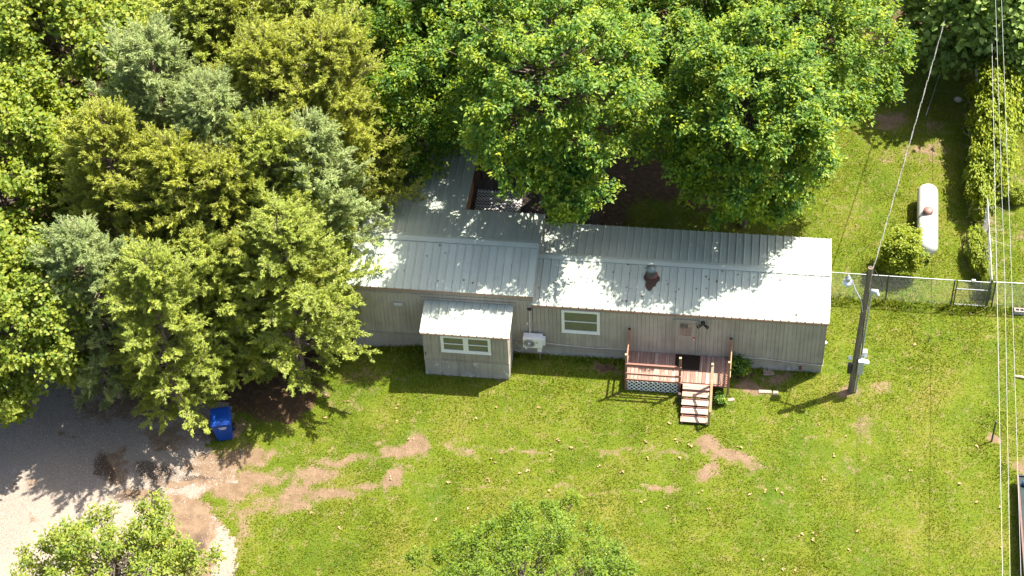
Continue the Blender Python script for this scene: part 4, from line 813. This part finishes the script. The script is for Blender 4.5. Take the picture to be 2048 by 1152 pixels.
SM = broad_tree(61, 6.0, 3.9, 1.2, 150, 14, 22, .10, 'small', shoot=.5, lobe=(.09, .15), trunk_r=.06, asp=.55)
plant('small_leaf_tree', SM, ground_of((1060,1205), 3.8), 1.05, 2.0, 'bright small-leaved tree top rising into the bottom edge', 'tree')
SH = broad_tree(71, 2.0, .85, .15, 30, 14, 18, .11, 'vine', shoot=.7, lobe=(.18, .3), trunk_r=.03)
plant('shrub', SH, ground_of((1800,540), 0), (1.0, .9, .95), .6, 'bright green shrub leaning over the near end of the propane tank', 'shrub')
for j, (px, s, lab) in enumerate((((1980,300), (1.0, 2.1, 1.4), 'second vine thicket from the large-leaved trees on the side fence'), ((1975,345), (.95, 2.1, 1.2), 'third vine thicket from the large-leaved trees on the side fence'), ((1962,395), (.75, 1.8, .95), 'twiggy vine clump halfway along the side fence'), ((1955,440), (.4, .5, .45), 'small bright weed clump on the side fence opposite the tank'), ((1957,525), (.5, 1.4, .5), 'low weed clump on the side fence behind the gate'), ((2030,400), (.5, .5, .4), 'tiny bush on the right side of the side fence'), ((1988,250), (1.15, 2.3, 1.6), 'tallest vine thicket, meeting the large-leaved trees on the side fence'), ((1975,590), (.35, .35, .5), 'weeds growing at the gate corner post'))):
    plant('vine_shrub', SH, ground_of(px, 0), s, (j % 2)*math.pi+.15*math.sin(j*2.1), lab, 'shrub', 'vines along the side fence')
PL = broad_tree(81, .95, .38, .1, 8, 12, 12, .13, 'maple', lobe=(.35, .5), trunk_r=.015, asp=.9)
plant('leafy_weed', PL, ground_of((1474,744), 0), .75, .4, 'leafy green weed growing beside the right deck post', 'plant')
plant('leafy_weed', PL, ground_of((1440,806), 0), (.45, .45, .4), 2.4, 'low leafy weed under the deck edge right of the steps', 'plant')
# dead vine stems on the side fence
b = MB(); g = np.random.default_rng(5)
for i in range(170):
    y = g.uniform(5, 15.5); x = 6.35+g.normal(0, .22); z = g.uniform(.1, 1.3); p = np.array([x, y, z]); d = np.array([g.normal(0, .5), g.normal(0, .6), g.normal(.1, .4)]); b.tube([p, p+d*.4+g.normal(0, .06, 3), p+d*.8], [.010, .008, .004], 3, False)
o = b.build('dead_vine_stems', 'dead'); tag(o, 'tangle of pale dead vine stems on the side fence', 'vines', kind='stuff')
# ------------------------------------------------------------------ lawn cover
g = np.random.default_rng(9)
def in_house(x, y): return ((x > XL-.0) & (x < .0) & (y > -.0) & (y < W)) | ((x > BX0) & (x < BX1) & (y > BY) & (y < .2)) | ((x > XL) & (x < AX1) & (y > 4) & (y < AY1)) | ((x > DX0) & (x < DX1) & (y > DY+.5) & (y < 0)) | ((x > rx0) & (x < rx1) & (y > 4) & (y < ry1))
n = 560000; x = g.uniform(-24, 10.5, n); y = g.uniform(-13.5, 21, n)
_, mg, _, _, _ = M_ = masks(x, y); md, ml = M_[0], M_[4]
pr_ = np.clip(1.2-1.7*md, .015, 1)*np.clip(1.05-1.1*ml, .0, 1)*(mg < .52)*(.35+.65*np.clip((fbm(x*1.2, y*1.2, 4)-.3)*3, 0, 1))
k = (g.random(n) < pr_) & ~in_house(x, y); x, y = x[k], y[k]; n = len(x)
h_ = g.uniform(.03, .07, n)*(.6+.9*fbm(x*.7+5, y*.7, 3)); tall = (np.abs(y-3.95) < .25) & (x > 0.1) | ((np.abs(y+.05) < .22) & (x < 0)); h_ = np.where(tall, h_*2.6, h_)
th = g.uniform(0, 6.283, n); Dv = np.stack([np.cos(th)*.8, np.sin(th)*.8, g.uniform(.35, 1.2, n)], 1); N_ = np.stack([np.cos(th)*-.3, np.sin(th)*-.3, np.ones(n)], 1)
Dv = unit(Dv); S_ = unit(np.cross(Dv, np.array([0, 0, 1.]))); P = np.stack([x, y, gz(x)], 1); wd = (.011+.10*h_)[:, None]
V = np.stack([P-S_*wd, P+S_*wd, P+Dv*h_[:, None]*1.5], 1).reshape(-1, 3); T = np.arange(n*3).reshape(-1, 3)
o = inst('lawn_grass', fastmesh('lawn_grass', V, T, MT['grass']), None, (0, 0, 0)); tag(o, 'short yellow-green lawn grass', 'grass', kind='stuff')
# fallen leaves
n = 85; x = g.uniform(-19, 9, n); y = np.where(g.random(n) < .75, g.uniform(-9.5, -2.5, n), g.uniform(-9.5, 14, n)); k = ~in_house(x, y); x, y = x[k], y[k]; n = len(x)
xx = np.concatenate([x, x+g.normal(0, .05, n)]); yy = np.concatenate([y, y+g.normal(0, .05, n)]); n = len(xx); th = g.uniform(0, 6.283, n)
V, T = kites(np.stack([xx, yy, gz(xx)+.055], 1), np.stack([np.cos(th), np.sin(th), g.normal(0, .2, n)], 1), np.stack([g.normal(0, .3, n), g.normal(0, .3, n), np.ones(n)], 1), g.uniform(.06, .17, n), g.uniform(.05, .12, n), .35)
o = inst('fallen_leaves', fastmesh('fallen_leaves', V, T, MT['fallen']), None, (0, 0, 0)); tag(o, 'dry tan leaves scattered over the lawn', 'leaves', kind='stuff')
# leaves and twigs lying on the roof
n = 90; x = g.uniform(XL, -1, n); y = g.uniform(.1, 2.0, n); z = np.where(x < XS, E2+dz2*(y+.1)/dy2, EAVE+dzr*(y+OV)/dy)+.012; th = g.uniform(0, 6.283, n)
V, T = kites(np.stack([x, y, z], 1), np.stack([np.cos(th), np.sin(th)*.98, np.sin(th)*.2], 1), np.stack([np.zeros(n), -.2+0*x, np.ones(n)], 1), g.uniform(.04, .13, n), g.uniform(.03, .09, n), .3)
o = inst('roof_leaf_litter', fastmesh('roof_leaf_litter', V, T, plain('brown_roof_leaves', (.13, .09, .05), .9)), None, (0, 0, 0)); tag(o, 'dead brown leaves lying on the metal roof', 'leaves', kind='stuff')
# gravel stones
n = 60000; x = g.uniform(-33, -19.5, n); y = g.uniform(-14, -1.5, n); mm = masks(x, y); k = (mm[1] > .5) & (g.random(n) < np.clip(1.1-mm[2], .1, 1)); x, y = x[k], y[k]; n = len(x)
s = g.uniform(.008, .024, n)[:, None, None]; base = np.array([[1, 0, 0], [0, 1, 0], [-1, 0, 0], [0, -1, 0], [0, 0, .8]]); a = g.uniform(0, 6.28, n); ca, sa = np.cos(a), np.sin(a)
Q = np.stack([base[None, :, 0]*ca[:, None]-base[None, :, 1]*sa[:, None], base[None, :, 0]*sa[:, None]+base[None, :, 1]*ca[:, None]*.7, np.repeat(base[None, :, 2], n, 0)], -1)*s+np.stack([x, y, gz(x)+.006], 1)[:, None, :]
T = (np.arange(n)[:, None, None]*5+np.array([[0, 1, 4], [1, 2, 4], [2, 3, 4], [3, 0, 4]])[None]).reshape(-1, 3)
def stone_mat():
    M, t, b_ = mat('gravel_stones'); gg = nd(t, 'ShaderNodeNewGeometry'); t.links.new(ramp(t, gg.outputs['Random Per Island'], [(0, (.15, .13, .11)), (.6, (.28, .245, .205)), (1, (.42, .375, .32))]), b_.inputs['Base Color']); b_.inputs['Roughness'].default_value = .9; return M
o = inst('loose_gravel', fastmesh('loose_gravel', Q.reshape(-1, 3), T, stone_mat()), None, (0, 0, 0)); tag(o, 'loose pale gravel on the driveway', 'gravel', kind='stuff')
